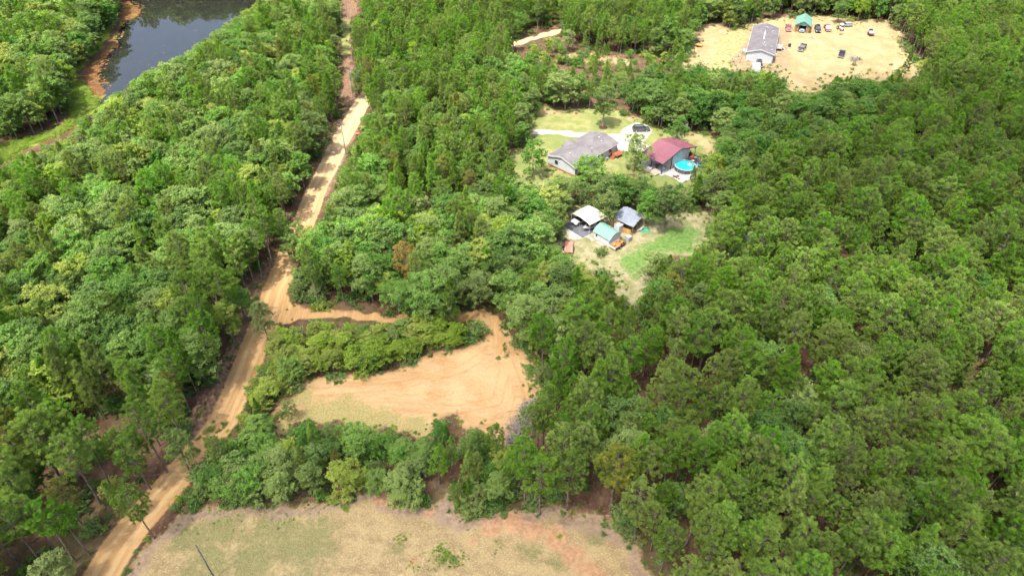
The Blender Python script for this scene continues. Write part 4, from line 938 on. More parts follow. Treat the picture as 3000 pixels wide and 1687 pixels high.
M['tan'] = paint('tan_panel', (.50,.38,.20), .7, .3, 0, .1)
M['mulch'] = paint('dark_mulch', (.055,.032,.022), .95, .1, 0, .35, 4)

def wheel(parent, x, y, r, w=.24, rim=True):
    o = MB().disc((x - w / 2, y, r), r, w, 'x', 16).build('wheel', M['rubber'], parent)
    if rim: MB().disc((x + (w / 2 - .02 if x > 0 else -w / 2 - .02), y, r), r * .58, .04, 'x', 12).build('rim', M['chrome'], o)
def pickup(p, rz, col, label, group=None, L=5.7, cab=1.0, name='pickup_truck', hoodcol=None, topper=None):
    e = root(name, p, rz, label, 'pickup truck', group); h = L / 2
    MB().hull([(-.75,.42,.92),(-.75,1.06,.95),(.9,1.1,.96),(h-.25,1.02,.93),(h,.82,.88),(h,.42,.86)]).build('body', M[col], e, bevel=.03)
    bed = MB(); bed.box(-.95,.95,-h,-.78,.48,.66); bed.box(-.96,-.86,-h,-.78,.66,1.08); bed.box(.86,.96,-h,-.78,.66,1.08); bed.box(-.86,.86,-.9,-.8,.66,1.05)
    bed.build('bed', M[col], e)
    MB().box(-.84,.84,-h+.1,-.92,.665,.69).build('bed_liner', M['dark'], e)
    MB().box(-.86,.86,-h-.01,-h+.07,.67,1.06).build('tailgate', M[col], e)
    MB().hull([(-.72,1.06,.90),(-.58,1.74,.72),(.45*cab,1.78,.72),(1.25*cab,1.08,.88)]).build('window', M['glass'], e)
    MB().slab([(-.74,-.62,1.83),(.74,-.62,1.83),(.74,.48*cab,1.85),(-.74,.48*cab,1.85)], .09).build('roof', M[col], e)
    for s in (-1, 1):
        MB().slab([(s*.93,-.2,1.09),(s*.93,-.06,1.09),(s*.765,-.06,1.75),(s*.765,-.2,1.75)], .01).build('pillar', M[col], e)
        MB().box(s*.62-.16,s*.62+.16,h-.015,h+.02,.68,.86).build('headlight', M['headlight'], e)
        MB().box(s*.9-.06,s*.9+.06,-h-.02,-h+.05,.72,1.0).build('tail_light', M['redlamp'], e)
        MB().box(s*1.08-.1,s*1.08+.1,1.0*cab,1.1*cab,1.12,1.3).build('mirror', M['dark'], e)
        for y in (-h+1.15, h-1.0): wheel(e, s*.86, y, .38)
    MB().box(-.92,.92,h,h+.14,.42,.64).build('bumper', M['chrome'], e); MB().box(-.92,.92,-h-.14,-h-.02,.42,.62).build('bumper', M['chrome'], e)
    MB().box(-.6,.6,h-.005,h+.03,.66,.88).build('grille', M['dark'], e)
    if hoodcol: MB().slab([(-.6,1.3,1.115),(.6,1.3,1.115),(.58,h-.4,1.06),(-.58,h-.4,1.06)], .01).build('hood_panel', M[hoodcol], e)
    if topper: MB().hull([(-h,1.09,.93),(-h+.1,1.75,.8),(-.9,1.78,.8),(-.8,1.09,.93)]).build('bed_cover', M[topper], e)
    return e
def suv(p, rz, col, label, L=4.8, H=1.72, name='parked_suv', cat='car', group=None):
    e = root(name, p, rz, label, cat, group); h = L / 2
    MB().hull([(-h,.38,.86),(-h,.95,.9),(-h+.25,1.08,.93),(1.0,1.1,.94),(h-.3,.98,.92),(h,.75,.86),(h,.36,.84)]).build('body', M[col], e, bevel=.05)
    MB().hull([(-h+.2,1.07,.88),(-h+.5,H-.06,.70),(.35,H-.03,.70),(1.15,1.1,.86)]).build('window', M['glass'], e)
    MB().slab([(-.72,-h+.45,H),(.72,-h+.45,H),(.72,.4,H+.02),(-.72,.4,H+.02)], .07).build('roof', M[col], e)
    for s in (-1, 1):
        for y in (-.85, .15): MB().slab([(s*.915,y,1.09),(s*.915,y+.12,1.09),(s*.735,y+.12,H-.05),(s*.735,y,H-.05)], .01).build('pillar', M[col], e)
        MB().tube([(s*.62,-h+.6,H+.06),(s*.62,.3,H+.07)], .03, 5).build('roof_rail', M['grey'], e)
        MB().box(s*.6-.17,s*.6+.17,h-.03,h+.015,.66,.82).build('headlight', M['headlight'], e)
        MB().box(s*.78-.1,s*.78+.1,-h-.015,-h+.04,.75,.95).build('tail_light', M['redlamp'], e)
        MB().box(s*1.02-.09,s*1.02+.09,.85,.95,1.1,1.25).build('mirror', M['dark'], e)
        for y in (-h+.95, h-.95): wheel(e, s*.84, y, .35)
    MB().box(-.88,.88,h,h+.08,.36,.56).build('bumper', M['dark'], e)
    return e
def pipe(parent, x, y, z, h, name='vent', mat='white', r=.11, cap=True):
    o = MB().disc((x, y, z - .15), r, h + .15, 'z', 10).build(name, M[mat], parent)
    if cap: MB().disc((x, y, z + h), r * 1.7, .07, 'z', 10).build('cap', M['white'], o)
    return o
def ang(a, b): return math.atan2(-(b[0] - a[0]), b[1] - a[1])      # rotation that turns +y onto a->b

def gable_house(name, p, rz, W, L, eave, ridge, mats, label, cat='house', over=.35, base=.55, base_name='skirting'):
    e = root(name, p, rz, label, cat, z=hz1(p)); w = W / 2; l = L / 2
    wall, roofm, skirt, trim = mats
    MB().prism([(-w, base),(w, base),(w, eave),(0, ridge),(-w, eave)], -l, l).build('wall', wall, e)
    MB().box(-w+.04, w-.04, -l+.04, l-.04, -.3, base).build(base_name, skirt, e)
    k = (ridge - eave) / w; t = .16
    rf = MB()
    for s in (-1, 1):
        x1 = s * (w + over); z1 = eave - k * over
        rf.slab([(0, -l-over, ridge+t), (x1, -l-over, z1+t), (x1, l+over, z1+t), (0, l+over, ridge+t)], t*.9)
    ro = rf.build('roof', roofm, e)
    tr = MB()
    for s in (-1, 1):
        for y in (-l-over-.03, l+over):
            x1 = s * (w + over + .02)
            tr.add([(0,y,ridge+t+.02),(x1,y,eave-k*over+t+.02),(x1,y,eave-k*over-.1),(0,y,ridge-.08),(0,y+.04,ridge+t+.02),(x1,y+.04,eave-k*over+t+.02),(x1,y+.04,eave-k*over-.1),(0,y+.04,ridge-.08)], [(0,1,2,3),(7,6,5,4),(0,4,5,1),(1,5,6,2),(2,6,7,3),(3,7,4,0)])
    tr.build('trim', trim, e)
    for s in (-1, 1): MB().box(s*(w+over+.01)-.05, s*(w+over+.01)+.05, -l-over, l+over, eave-k*over-.03, eave-k*over+t-.03).build('gutter', trim, e)
    e['k'] = k
    return e, ro
def window(e, x, y, z, w, h, face):
    t = .06; b = MB(); g = MB()
    if face in '+x-x':
        s = 1 if face == '+x' else -1
        b.box(*(sorted((x, x + s*t))), y-w/2-.07, y+w/2+.07, z-h/2-.07, z+h/2+.07); g.box(*(sorted((x + s*t*.5, x + s*(t+.015)))), y-w/2, y+w/2, z-h/2, z+h/2)
    else:
        s = 1 if face == '+y' else -1
        b.box(x-w/2-.07, x+w/2+.07, *(sorted((y, y + s*t))), z-h/2-.07, z+h/2+.07); g.box(x-w/2, x+w/2, *(sorted((y + s*t*.5, y + s*(t+.015)))), z-h/2, z+h/2)
    o = b.build('window', M['white'], e); g.build('pane', M['glass'], o)
def door(e, x, y, z0, w, h, face, mat):
    b = MB(); k = MB()
    if face in ('+x', '-x'):
        s = 1 if face == '+x' else -1; b.box(*sorted((x, x+s*.05)), y-w/2, y+w/2, z0, z0+h); k.box(*sorted((x+s*.05, x+s*.1)), y+w/2-.16, y+w/2-.08, z0+h*.45, z0+h*.5)
    else:
        s = 1 if face == '+y' else -1; b.box(x-w/2, x+w/2, *sorted((y, y+s*.05)), z0, z0+h); k.box(x+w/2-.16, x+w/2-.08, *sorted((y+s*.05, y+s*.1)), z0+h*.45, z0+h*.5)
    o = b.build('door', mat, e); k.build('handle', M['dark'], o)
def deck(e, x0, x1, y0, y1, z, mat, stairs=None, rail=True):
    d = newobj('deck', None, e)
    b = MB(); nb = max(3, int((x1 - x0) / .3))
    MB().box(x0, x1, y0, y1, z-.12, z).build('floor', mat, d)
    for x in (x0+.06, x1-.06):
        for y in (y0+.06, y1-.06): MB().box(x-.05, x+.05, y-.05, y+.05, -.2, z+(.95 if rail else 0)).build('post', mat, d)
    if rail:
        for zz in (z+.5, z+.92):
            MB().box(x0, x1, y0+.02, y0+.08, zz-.04, zz+.04).build('rail', mat, d); MB().box(x0, x1, y1-.08, y1-.02, zz-.04, zz+.04).build('rail', mat, d); MB().box(x1-.08, x1-.02, y0+.09, y1-.09, zz-.04, zz+.04).build('rail', mat, d)
    if stairs:
        sx, sy, sw, dirx, diry = stairs
        for i in range(4):
            cx_, cy_ = sx + dirx * .28 * (i + .5), sy + diry * .28 * (i + .5); zz = z * (1 - (i + 1) / 4.6)
            wx, wy = (.14, sw / 2) if dirx else (sw / 2, .14)
            MB().box(cx_-wx, cx_+wx, cy_-wy, cy_+wy, zz-.06, zz).build('step', mat, d)
    return d

# ------------------------------------------------------------------ grey double-wide house
a, b = L1(520, 735), L1(840, 898); c, d_ = L1(1300, 595), L1(975, 455)
ctr = (a + b + c + d_) / 4; rz1 = -R(43.5)
e, ro = gable_house('manufactured_house', ctr, rz1, 8.9, 17.2, 2.75, 4.0, (M['siding'], M['shingle1'], M['skirt'], M['white']), 'long white sided house with grey shingle roof beside the gravel driveway')
k = e['k']; del e['k']
cg = MB(); ridge_z = 3.4                                # cross gable on the driveway side
for s_ in (-1, 1):
    cg.slab([(-1.6, -.4, ridge_z+.17), (-5.15, -.4, ridge_z+.17), (-5.15, -.4+s_*2.2, ridge_z+.17-.6), (-4.3, -.4+s_*2.2, ridge_z+.17-.6)], .14)
cgo = cg.build('cross_gable', M['shingle1'], ro)
MB().prism([(-4.9, .55), (-4.46, .55), (-4.46, 2.85), (-4.9, 2.85)], -2.2, 1.4).build('bay_wall', M['siding'], e)
for x, y in ((.5, -6.0), (.6, 5.6), (1.9, 5.0)): pipe(ro, x, y, 4.0 - k*abs(x) + .16, .22)
pipe(ro, 3.1, -.6, 4.0 - k*3.1 + .16, 1.15, 'flue', 'grey', .09)
for y, w in ((-2.2, .9), (.9, .8), (2.0, .8), (5.5, 1.0)): window(e, 4.45, y, 1.85, w, 1.0, '+x')
window(e, -1.6, -8.6, 1.9, 1.0, 1.1, '-y'); door(e, 4.45, -4.6, .55, .95, 2.0, '+x', M['white'])
deck(e, 4.5, 6.6, 6.0, 8.6, .75, M['redwood'], (5.5, 6.0, 1.0, 0, -1))
MB().box(4.6, 5.3, 3.2, 4.0, 0, .8).build('air_conditioner', M['grey'], e)
# mulch ring under the lawn tree
mp = G(1517*K, 321*K); o = MB().disc((0, 0, -.1), 1.35, .2, 'z', 22, 1.1).build('mulch_ring', M['mulch']); o.location = (mp[0], mp[1], hz1(mp)); tag(o, 'dark ring of mulch round the lawn tree', 'mulch bed')
pa, pb = L1(1545, 350), L1(1655, 300, 1.2)
suv(L1(1598, 338), ang(pa, pb), 'grey_car', 'dark grey suv parked at the end of the gravel driveway')

# ------------------------------------------------------------------ maroon roofed barn: ridge runs away from the gable wall seen on the right
A = L7(1095, 985, 3.0); C = L7(2170, 435, 3.0); B = L7(690, 690, 3.0); D = L7(1580, 180, 3.0)
gdir = (C - A); Wb = float(np.hypot(*gdir)); gdir = gdir / Wb; rzb = math.atan2(gdir[1], gdir[0])   # local x along the gable
ndir = np.array([-gdir[1], gdir[0]]); Lb = 7.2
ctr = (A + C) / 2 + ndir * Lb / 2
e = root('metal_barn', ctr, rzb, 'grey metal barn with maroon roof and open side bays by the pool', 'barn')
hw, hl = Wb / 2, Lb / 2; xw0, xw1 = -hw * .42, hw * .60
MB().prism([(xw0, 0), (xw1, 0), (xw1, 3.0 + 1.75*(1 - xw1/hw) - .12), (0, 4.63), (xw0, 3.0 + 1.75*(1 + xw0/hw) - .12)], -hl+.25, hl-.25).build('wall', M['greywall'], e)
rf = MB()
for s in (-1, 1): rf.slab([(0, -hl, 4.8), (s*hw, -hl, 3.05), (s*hw, hl, 3.05), (0, hl, 4.8)], .1)
ro = rf.build('roof', M['maroon'], e)
MB().prism([(-.25, 4.76), (0, 4.86), (.25, 4.76)], -hl-.02, hl+.02).build('ridge_cap', M['maroon'], ro)
for s in (-1, 1):
    f = MB(); f.add([(0,-hl-.04,4.81),(s*hw,-hl-.04,3.06),(s*hw,-hl-.04,2.86),(0,-hl-.04,4.61),(0,-hl,4.81),(s*hw,-hl,3.06),(s*hw,-hl,2.86),(0,-hl,4.61)], [(0,1,2,3),(7,6,5,4),(0,4,5,1),(1,5,6,2),(2,6,7,3),(3,7,4,0)]); f.build('fascia', M['dark'], e)
for x in (-hw+.2, xw0-.1):
    for y in (-hl+.2, 0, hl-.2): MB().box(x-.08, x+.08, y-.08, y+.08, 0, 2.9 + (1.0 if x > -hw+1 else 0)).build('post', M['dark'], e)
for y in (-hl+.2, hl-.2): MB().box(hw-.28, hw-.12, y-.08, y+.08, 0, 2.95).build('post', M['grey'], e)
MB().box(-hw-.3, hw+.2, -hl-.5, hl+.3, -.2, .06).build('floor', M['concrete'], e)
MB().box(xw1+.02, xw1+.08, -hl+.6, -hl+2.0, .06, 2.3).build('door', M['red'], e)
MB().box(hw-1.7, hw-.5, hl-.3, hl-.2, .06, 2.6).build('back_panel', M['siding2'], e)
def at_barn(x, y): c_, s_ = math.cos(rzb), math.sin(rzb); return np.array([ctr[0] + c_*x - s_*y, ctr[1] + s_*x + c_*y])
# low deck with a pale bench in front of the open bay
p = at_barn(-hw-.9, -.5); e2 = root('timber_deck', p, rzb, 'low tan timber deck against the open end of the maroon barn', 'deck')
for i in range(9): MB().box(-.75+i*.17, -.75+i*.17+.155, -2.6, 2.2, .3, .36).build('plank', M['deckwood'], e2)
MB().box(-.74, .75, -2.58, 2.18, -.1, .295).build('base', M['greywood'], e2)
p = at_barn(-hw-.8, -.2); e2 = root('storage_bench', p, rzb, 'white storage bench standing on the timber deck', 'bench', z=hz1(p)+.36)
MB().box(-.35, .35, -.6, .6, 0, .5).build('body', M['white'], e2); MB().box(-.38, .38, -.63, .63, .5, .56).build('lid', M['white'], e2)
def patio_chair(p, rz, mat, label):
    q = root('patio_chair', p, rz, label, 'chair', 'patio chairs under the barn roof', z=hz1(p)+.06)
    MB().box(-.27,.27,-.25,.27,.4,.46).build('seat', M[mat], q); MB().box(-.27,.27,-.31,-.25,.46,.98).build('backrest', M[mat], q)
    for x in (-.23, .23):
        for y in (-.2, .22): MB().box(x-.02, x+.02, y-.02, y+.02, 0, .4).build('leg', M['dark'], q)
patio_chair(at_barn(-hw+1.2, -hl+.9), .4, 'teal', 'teal patio chair under the near bay of the maroon barn')
patio_chair(at_barn(-hw+2.3, -hl+1.2), -.5, 'white', 'white patio chair under the near bay of the maroon barn')
patio_chair(at_barn(-hw+1.0, .9), 1.6, 'darkgrey', 'dark patio chair behind the deck bench')
p = at_barn(-hw+1.9, -.6); q = root('patio_table', p, rzb, 'dark round table under the open bay of the maroon barn', 'table', z=hz1(p)+.06)
MB().disc((0,0,.7), .6, .05, 'z', 18).build('table_top', M['darkgrey'], q); MB().disc((0,0,0), .06, .7, 'z', 8).build('leg', M['dark'], q); MB().disc((0,0,0), .3, .04, 'z', 12).build('base', M['dark'], q)
p = at_barn(hw-1.0, -hl+1.2); q = root('kettle_smoker', p, rzb, 'black round smoker under the right end of the maroon roof', 'grill', z=hz1(p)+.06)
MB().disc((-.5,0,.85), .36, 1.0, 'x', 16).build('barrel', M['dark'], q); MB().disc((.3,0,1.2), .07, .7, 'z', 8).build('chimney', M['dark'], q)
for x in (-.4, .4): MB().box(x-.03, x+.03, -.25, .25, 0, .85).build('leg', M['dark'], q)
p = at_barn(hw-1.7, -hl-.2); q = root('red_tool_chest', p, rzb, 'red chest at the right corner of the maroon barn', 'chest'); MB().box(-.5,.5,-.35,.35,.1,.95).build('body', M['redpaint'], q); MB().box(-.52,.52,-.37,.37,.95,1.02).build('lid', M['red'], q)
for x in (-.4,.4): wheel(q, x, 0, .1, .08, False)
# concrete pad
pd = ngon('patio', PAD1, 0, M['concrete']); o = newobj('concrete_patio', pd); o.location.z = .07; tag(o, kind='structure')

# ------------------------------------------------------------------ round pool
pc = (L7(1480, 1030, .9) + L7(2120, 1060, .9)) / 2; PR = 2.65
e = root('round_pool', pc, 0, 'round above-ground pool with bright blue water beside the barn', 'pool'); n = 40
th = [2 * math.pi * i / n for i in range(n)]
w = MB()
for r0, r1, z0, z1 in ((PR, PR, -.05, 1.15),): w.add([(PR*math.cos(t), PR*math.sin(t), z) for z in (z0, z1) for t in th] + [((PR-.05)*math.cos(t), (PR-.05)*math.sin(t), z) for z in (z0, z1) for t in th],
      [(i, (i+1)%n, n+(i+1)%n, n+i) for i in range(n)] + [(2*n+(i+1)%n, 2*n+i, 3*n+i, 3*n+(i+1)%n) for i in range(n)])
w.build('wall', M['darkgrey'], e)
t = MB(); t.add([(r*math.cos(q), r*math.sin(q), z) for r, z in ((PR-.1,1.15),(PR+.08,1.15),(PR+.08,1.22),(PR-.1,1.22)) for q in th], [(k2*n+i, k2*n+(i+1)%n, ((k2+1)%4)*n+(i+1)%n, ((k2+1)%4)*n+i) for k2 in range(4) for i in range(n)]); t.build('rim', M['white'], e)
for i in range(10):
    q = 2*math.pi*i/10; MB().box(PR*math.cos(q)-.05, PR*math.cos(q)+.05, PR*math.sin(q)-.05, PR*math.sin(q)+.05, -.05, 1.14).build('upright', M['grey'], e)
t = NT('pool_water'); ob = t.objc(); M['poolwater'] = t.done(t.bsdf(t.mix(t.ramp(t.noise(.9, 3, ob), .35, .65), (.01,.44,.56), (.03,.56,.66)), .06, .5, bump=t.noise(2.5, 3, ob), bstr=.12, bdist=.05))
MB().disc((0, 0, .5), PR-.06, .5, 'z', n).build('water', M['poolwater'], e)
for k_, (dx, dy, mt, lb) in enumerate(((1.2, .5, 'white', 'white ring float on the right of the pool'), (1.5, -.5, 'teal', 'turquoise ring float near the pool rim'))):
    q = root('pool_float', (pc[0]+dx, pc[1]+dy), k_, lb, 'float', z=hz1(pc)+1.0)
    V, F = [], []
    for i in range(18):
        a_ = i*6.283/18
        for j in range(8): b_ = j*6.283/8; V.append(((.42+.14*math.cos(b_))*math.cos(a_), (.42+.14*math.cos(b_))*math.sin(a_), .08+.14*math.sin(b_)))
    for i in range(18):
        for j in range(8): F.append((i*8+j, ((i+1)%18)*8+j, ((i+1)%18)*8+(j+1)%8, i*8+(j+1)%8))
    MB().add(V, F).build('ring', M[mt], q, True); MB().box(-.1,.1,.3,.5,.2,.28).build('handle', M['white'], q)
pl = pc + np.array([2.55, -.3]); q = root('pool_ladder', pl, 0, 'white a-frame ladder over the pool rim', 'ladder')
for x in (-.05, .75):
    for y in (-.25, .25): MB().tube([(x, y, 0), (.3, y, 1.75)], .035, 6).build('rail', M['white'], q)
for i in range(4): MB().box(.42+.1*i-.05, .42+.1*i+.1, -.24, .24, 1.2-.33*i, 1.24-.33*i).build('step', M['white'], q)
p = L7(1500, 1380); q = root('picnic_bench', p, .9, 'small picnic bench with white and brown boards below the pool', 'bench')
for y in (-.5,.5): MB().box(-.7,.7,y-.12,y+.12,.42,.46).build('seat', M['brownwood'], q)
MB().box(-.7,.7,-.3,.3,.70,.74).build('table_top', M['white'], q)
for x in (-.5,.5): MB().box(x-.04,x+.04,-.55,.55,0,.40).build('leg', M['brownwood'], q)
for x in (-.5,.5): MB().box(x-.04,x+.04,-.06,.06,.405,.695).build('post', M['brownwood'], q)
# trampoline with net
tc = (L7(1800, 880, .8) + L7(2270, 870, .8)) / 2; TR = 1.95
e = root('trampoline', tc, .2, 'black round trampoline with safety net behind the pool', 'trampoline')
MB().disc((0,0,.80), TR-.32, .02, 'z', 32).build('mat', M['dark'], e)
MB().disc((.1,.1,.825), .42, .006, 'z', 16).build('mat_print', M['tan'], e)
t = MB(); n = 32; t.add([(r*math.cos(2*math.pi*i/n), r*math.sin(2*math.pi*i/n), z) for r, z in ((TR-.33,.78),(TR,.78),(TR,.86),(TR-.33,.86)) for i in range(n)], [(k2*n+i, k2*n+(i+1)%n, ((k2+1)%4)*n+(i+1)%n, ((k2+1)%4)*n+i) for k2 in range(4) for i in range(n)]); t.build('pad', M['darkgrey'], e)
for i in range(6):
    q = i*math.pi/3; x, y = (TR+.08)*math.cos(q), (TR+.08)*math.sin(q)
    MB().tube([(x, y, 0), (x, y, 2.4), (x*.93, y*.93, 2.65)], .035, 6).build('net_pole', M['grey'] if i % 2 else M['dark'], e)
nt = MB()
for z in np.linspace(.95, 2.55, 9): nt.tube([((TR-.02)*math.cos(2*math.pi*i/24), (TR-.02)*math.sin(2*math.pi*i/24), z) for i in range(25)], .008, 3)
for i in range(48): q = 2*math.pi*i/48; nt.tube([((TR-.02)*math.cos(q), (TR-.02)*math.sin(q), .9), ((TR-.02)*math.cos(q), (TR-.02)*math.sin(q), 2.55)], .008, 3)
nt.build('net', M['dark'], e)
p = tc + np.array([1.3, -1.75]); q = root('toy_slide', p, 1.3, 'turquoise plastic toy slide beside the trampoline', 'slide')
MB().slab([(-.3,-.9,.12),(.3,-.9,.12),(.3,.6,1.0),(-.3,.6,1.0)], .06).build('chute', M['teal'], q)
for x in (-.3,.3): MB().box(x-.04,x+.04,.55,.65,0,1.25).build('post', M['teal'], q)
lap('house1')

# ------------------------------------------------------------------ shed yard
# green gambrel shed
p0, p1, p2 = L2(555, 762), L2(800, 905), L2(955, 775)
xd = p1 - p0; Ls = float(np.hypot(*xd)); rzs = math.atan2(xd[1], xd[0]); Ds = 3.7; nd = np.array([-xd[1], xd[0]]) / Ls
ctr = (p0 + p1) / 2 + nd * Ds / 2
e = root('garden_shed', ctr, rzs, 'small white shed with green gambrel metal roof and double doors', 'shed')
hl, hd = Ls / 2, Ds / 2
prof = [(-hd, 0), (hd, 0), (hd, 1.75), (hd*.62, 2.5), (0, 2.85), (-hd*.62, 2.5), (-hd, 1.75)]
w = MB(); n = len(prof); w.add([(-hl, y, z) for y, z in prof] + [(hl, y, z) for y, z in prof], [tuple(range(n)), tuple(range(2*n-1, n-1, -1))] + [(i, i+n, (i+1)%n+n, (i+1)%n) for i in range(n)]); w.build('wall', M['whitewall'], e)
rf = MB(); rp = [(-hd-.22, 1.68), (-hd*.62-.03, 2.56), (0, 2.93), (hd*.62+.03, 2.56), (hd+.22, 1.68)]
for i in range(4):
    (y0, z0), (y1, z1) = rp[i], rp[i+1]; rf.slab([(-hl-.2, y0, z0+.05), (hl+.2, y0, z0+.05), (hl+.2, y1, z1+.05), (-hl-.2, y1, z1+.05)], .06)
M['green_metal_x'] = ribbed('green_shed_roof', (.120,.245,.190), 'X', .5, 0, 3.5, .07)
rf.build('roof', M['green_metal_x'], e)
tr = MB()
for x in (-hl-.24, hl+.21):
    for i in range(4):
        (y0, z0), (y1, z1) = rp[i], rp[i+1]; tr.add([(x,y0,z0+.07),(x,y1,z1+.07),(x,y1,z1-.1),(x,y0,z0-.1),(x+.03,y0,z0+.07),(x+.03,y1,z1+.07),(x+.03,y1,z1-.1),(x+.03,y0,z0-.1)], [(0,1,2,3),(7,6,5,4),(0,4,5,1),(1,5,6,2),(2,6,7,3),(3,7,4,0)])
tr.build('trim', M['white'], e)
for x in (-.28, .62): 
    dr = MB().box(x-.43, x+.43, -hd-.05, -hd, .1, 1.65).build('door', M['white'], e); MB().box(x-.03, x+.03, -hd-.09, -hd-.05, .8, 1.0).build('handle', M['dark'], dr)
window(e, -1.45, -hd, 1.1, .5, .55, '-y')
# lumber lying in front of the shed
for k_, (lx, ly, lb) in enumerate(((-2.2, -hd-.9, 'stack of pale boards on the grass, left of the shed doors'), (.4, -hd-.8, 'stack of pale boards right before the shed doors'))):
    cx_, cy_ = math.cos(rzs), math.sin(rzs); p = ctr + np.array([cx_*lx - cy_*ly, cy_*lx + cx_*ly])
    q = root('lumber_stack', p, rzs, lb, 'lumber')
    for i in range(5): MB().box(-.95+.05*(i%2), .95, -.4+i*.17, -.4+i*.17+.13, .08, .2).build('board', M['deckwood'] if i % 2 else M['greywood'], q)
    for x in (-.6,.6): MB().box(x-.05,x+.05,-.42,.45,-.05,.075).build('bearer', M['greywood'], q)
for k_, (x, y) in enumerate(((1.65, -hd-.75), (1.95, -hd-.6))):
    p = ctr + np.array([cx_*x - cy_*y, cy_*x + cx_*y]); q = root('fuel_can', p, k_, ('left' if k_ == 0 else 'right') + ' one of two red fuel cans by the shed corner', 'fuel can', 'red fuel cans')
    MB().box(-.14,.14,-.1,.1,0,.36).build('body', M['red'], q, bevel=.03); MB().tube([(.08,0,.37),(.16,0,.48)], .03, 6).build('spout', M['dark'], q)
# orange loaded flatbed trailer
a, b, c, d_ = L2(815, 925), L2(905, 985), L2(1060, 890), L2(965, 815); ctr2 = (a + b + c + d_) / 4
e = root('flatbed_trailer', ctr2, ang(b, c), 'black and white flatbed trailer beside the green shed', 'trailer')
MB().box(-.95,.95,-1.7,1.7,.48,.58).build('bed', M['brownwood'], e)
for s in (-1, 1): MB().box(s*.97-.04,s*.97+.04,-1.72,1.72,.42,.8).build('side_rail', M['white'] if s < 0 else M['dark'], e); wheel(e, s*1.12, -.2, .32, .2); 
MB().box(-.95,.95,-1.76,-1.68,.42,.8).build('end_board', M['white'], e); MB().tube([(-.6,1.7,.5),(0,2.7,.45)], .05).build('drawbar', M['dark'], e); MB().tube([(.6,1.7,.5),(0,2.7,.45)], .05).build('drawbar', M['dark'], e)
cA, sA = math.cos(ang(b, c)), math.sin(ang(b, c))
def on_tr(x, y): return np.array([ctr2[0] + cA*x - sA*y, ctr2[1] + sA*x + cA*y])
q = root('orange_box', on_tr(-.2, -1.0), ang(b, c), 'orange box on the near end of the flatbed trailer', 'box', z=hz1(ctr2)+.58); MB().box(-.4,.4,-.3,.3,0,.38).build('body', M['orange'], q); MB().box(-.42,.42,-.32,.32,.38,.43).build('lid', M['orange'], q)
q = root('orange_mower_deck', on_tr(.1, .85), ang(b, c), 'orange machine on the far end of the flatbed trailer', 'machine', z=hz1(ctr2)+.58)
MB().hull([(-.6,.12,.6),(-.5,.45,.55),(.2,.5,.5),(.6,.3,.45),(.6,.12,.5)]).build('body', M['orange'], q, bevel=.04); MB().box(-.22,.22,-.5,-.1,.5,.62).build('seat', M['dark'], q); MB().tube([(0,.1,.5),(0,.0,.85)], .03).build('steering_column', M['dark'], q)
for s in (-1,1):
    for y in (-.4,.4): wheel(q, s*.6, y, .2, .16, False)
# white storage box and tank between the sheds
p = L2(950, 660); q = root('storage_cabinet', p, rzs, 'tall grey white storage cabinet between the green shed and timber barn', 'cabinet')
MB().box(-.75,.75,-.7,.7,0,2.0).build('body', M['whitewall'], q); MB().slab([(-.82,-.77,2.12),(.82,-.77,2.06),(.82,.77,2.06),(-.82,.77,2.12)], .06).build('roof', M['white'], q); MB().box(-.35,.35,-.74,-.7,.1,1.8).build('door', M['white'], q)
p = L2(1120, 800); q = root('water_tank', p, rzs, 'pale grey square tank in a wire cage by the trailer', 'tank')
MB().box(-.55,.55,-.55,.55,.15,1.1).build('tank', M['grey'], q, bevel=.06); MB().box(-.6,.6,-.6,.6,0,.14).build('pallet', M['greywood'], q)
for z in (.35,.65,.95): MB().tube([(-.58,-.58,z),(.58,-.58,z),(.58,.58,z),(-.58,.58,z),(-.58,-.58,z)], .02, 4).build('cage_bar', M['chrome'], q)
for x in (-.58, 0, .58):
    for y in (-.58,.58): MB().tube([(x,y,.1),(x,y,1.12)], .02, 4).build('cage_bar', M['chrome'], q)
# timber barn with sagging metal roof
p0, p1 = L2(830, 605), L2(1155, 712); xd = p1 - p0; Lt = float(np.hypot(*xd)); rzt = math.atan2(xd[1], xd[0]); nd = np.array([-xd[1], xd[0]]) / Lt; Dt = 5.2
ctr = (p0 + p1) / 2 + nd * Dt / 2
e = root('timber_barn', ctr, rzt, 'ochre timber barn with curved grey metal roof and open right side', 'barn'); hl, hd = Lt / 2, Dt / 2
rp = [(-hl-.25, 2.0), (-hl+.5, 2.75), (-hl+1.3, 3.0), (-hl+2.2, 2.85), (hl-.9, 2.45), (hl+.55, 2.35)]
MB().prism([(-hl, 0), (-hl+2.3, 0), (-hl+2.3, 2.75), (-hl+1.3, 2.9), (-hl+.5, 2.65), (-hl, 2.1)], -hd, hd).build('wall', M['ochre'], e)
for x0 in np.arange(-hl+2.32, hl-.05, .3): MB().box(x0, min(hl, x0+.28), -hd, -hd+.05, 0, 1.25).build('board', M['ochre'], e)
rf = MB()
for i in range(5):
    (x0, z0), (x1, z1) = rp[i], rp[i+1]; rf.slab([(x0, -hd-.3, z0+.06), (x1, -hd-.3, z1+.06), (x1, hd+.3, z1+.06), (x0, hd+.3, z0+.06)], .05)
rf.build('roof', M['steel'], e)
for x in (hl+.3,):
    for y in (-hd, 0, hd): MB().box(x-.07, x+.07, y-.07, y+.07, -.1, 2.35).build('post', M['brownwood'], e)
MB().box(-hl+.35, -hl+1.6, -hd-.05, -hd, 0, 1.9).build('door', M['brownwood'], e)
MB().box(-hl+1.75, -hl+2.2, -hd-.04, -hd, 1.2, 1.7).build('window', M['glass'], e)
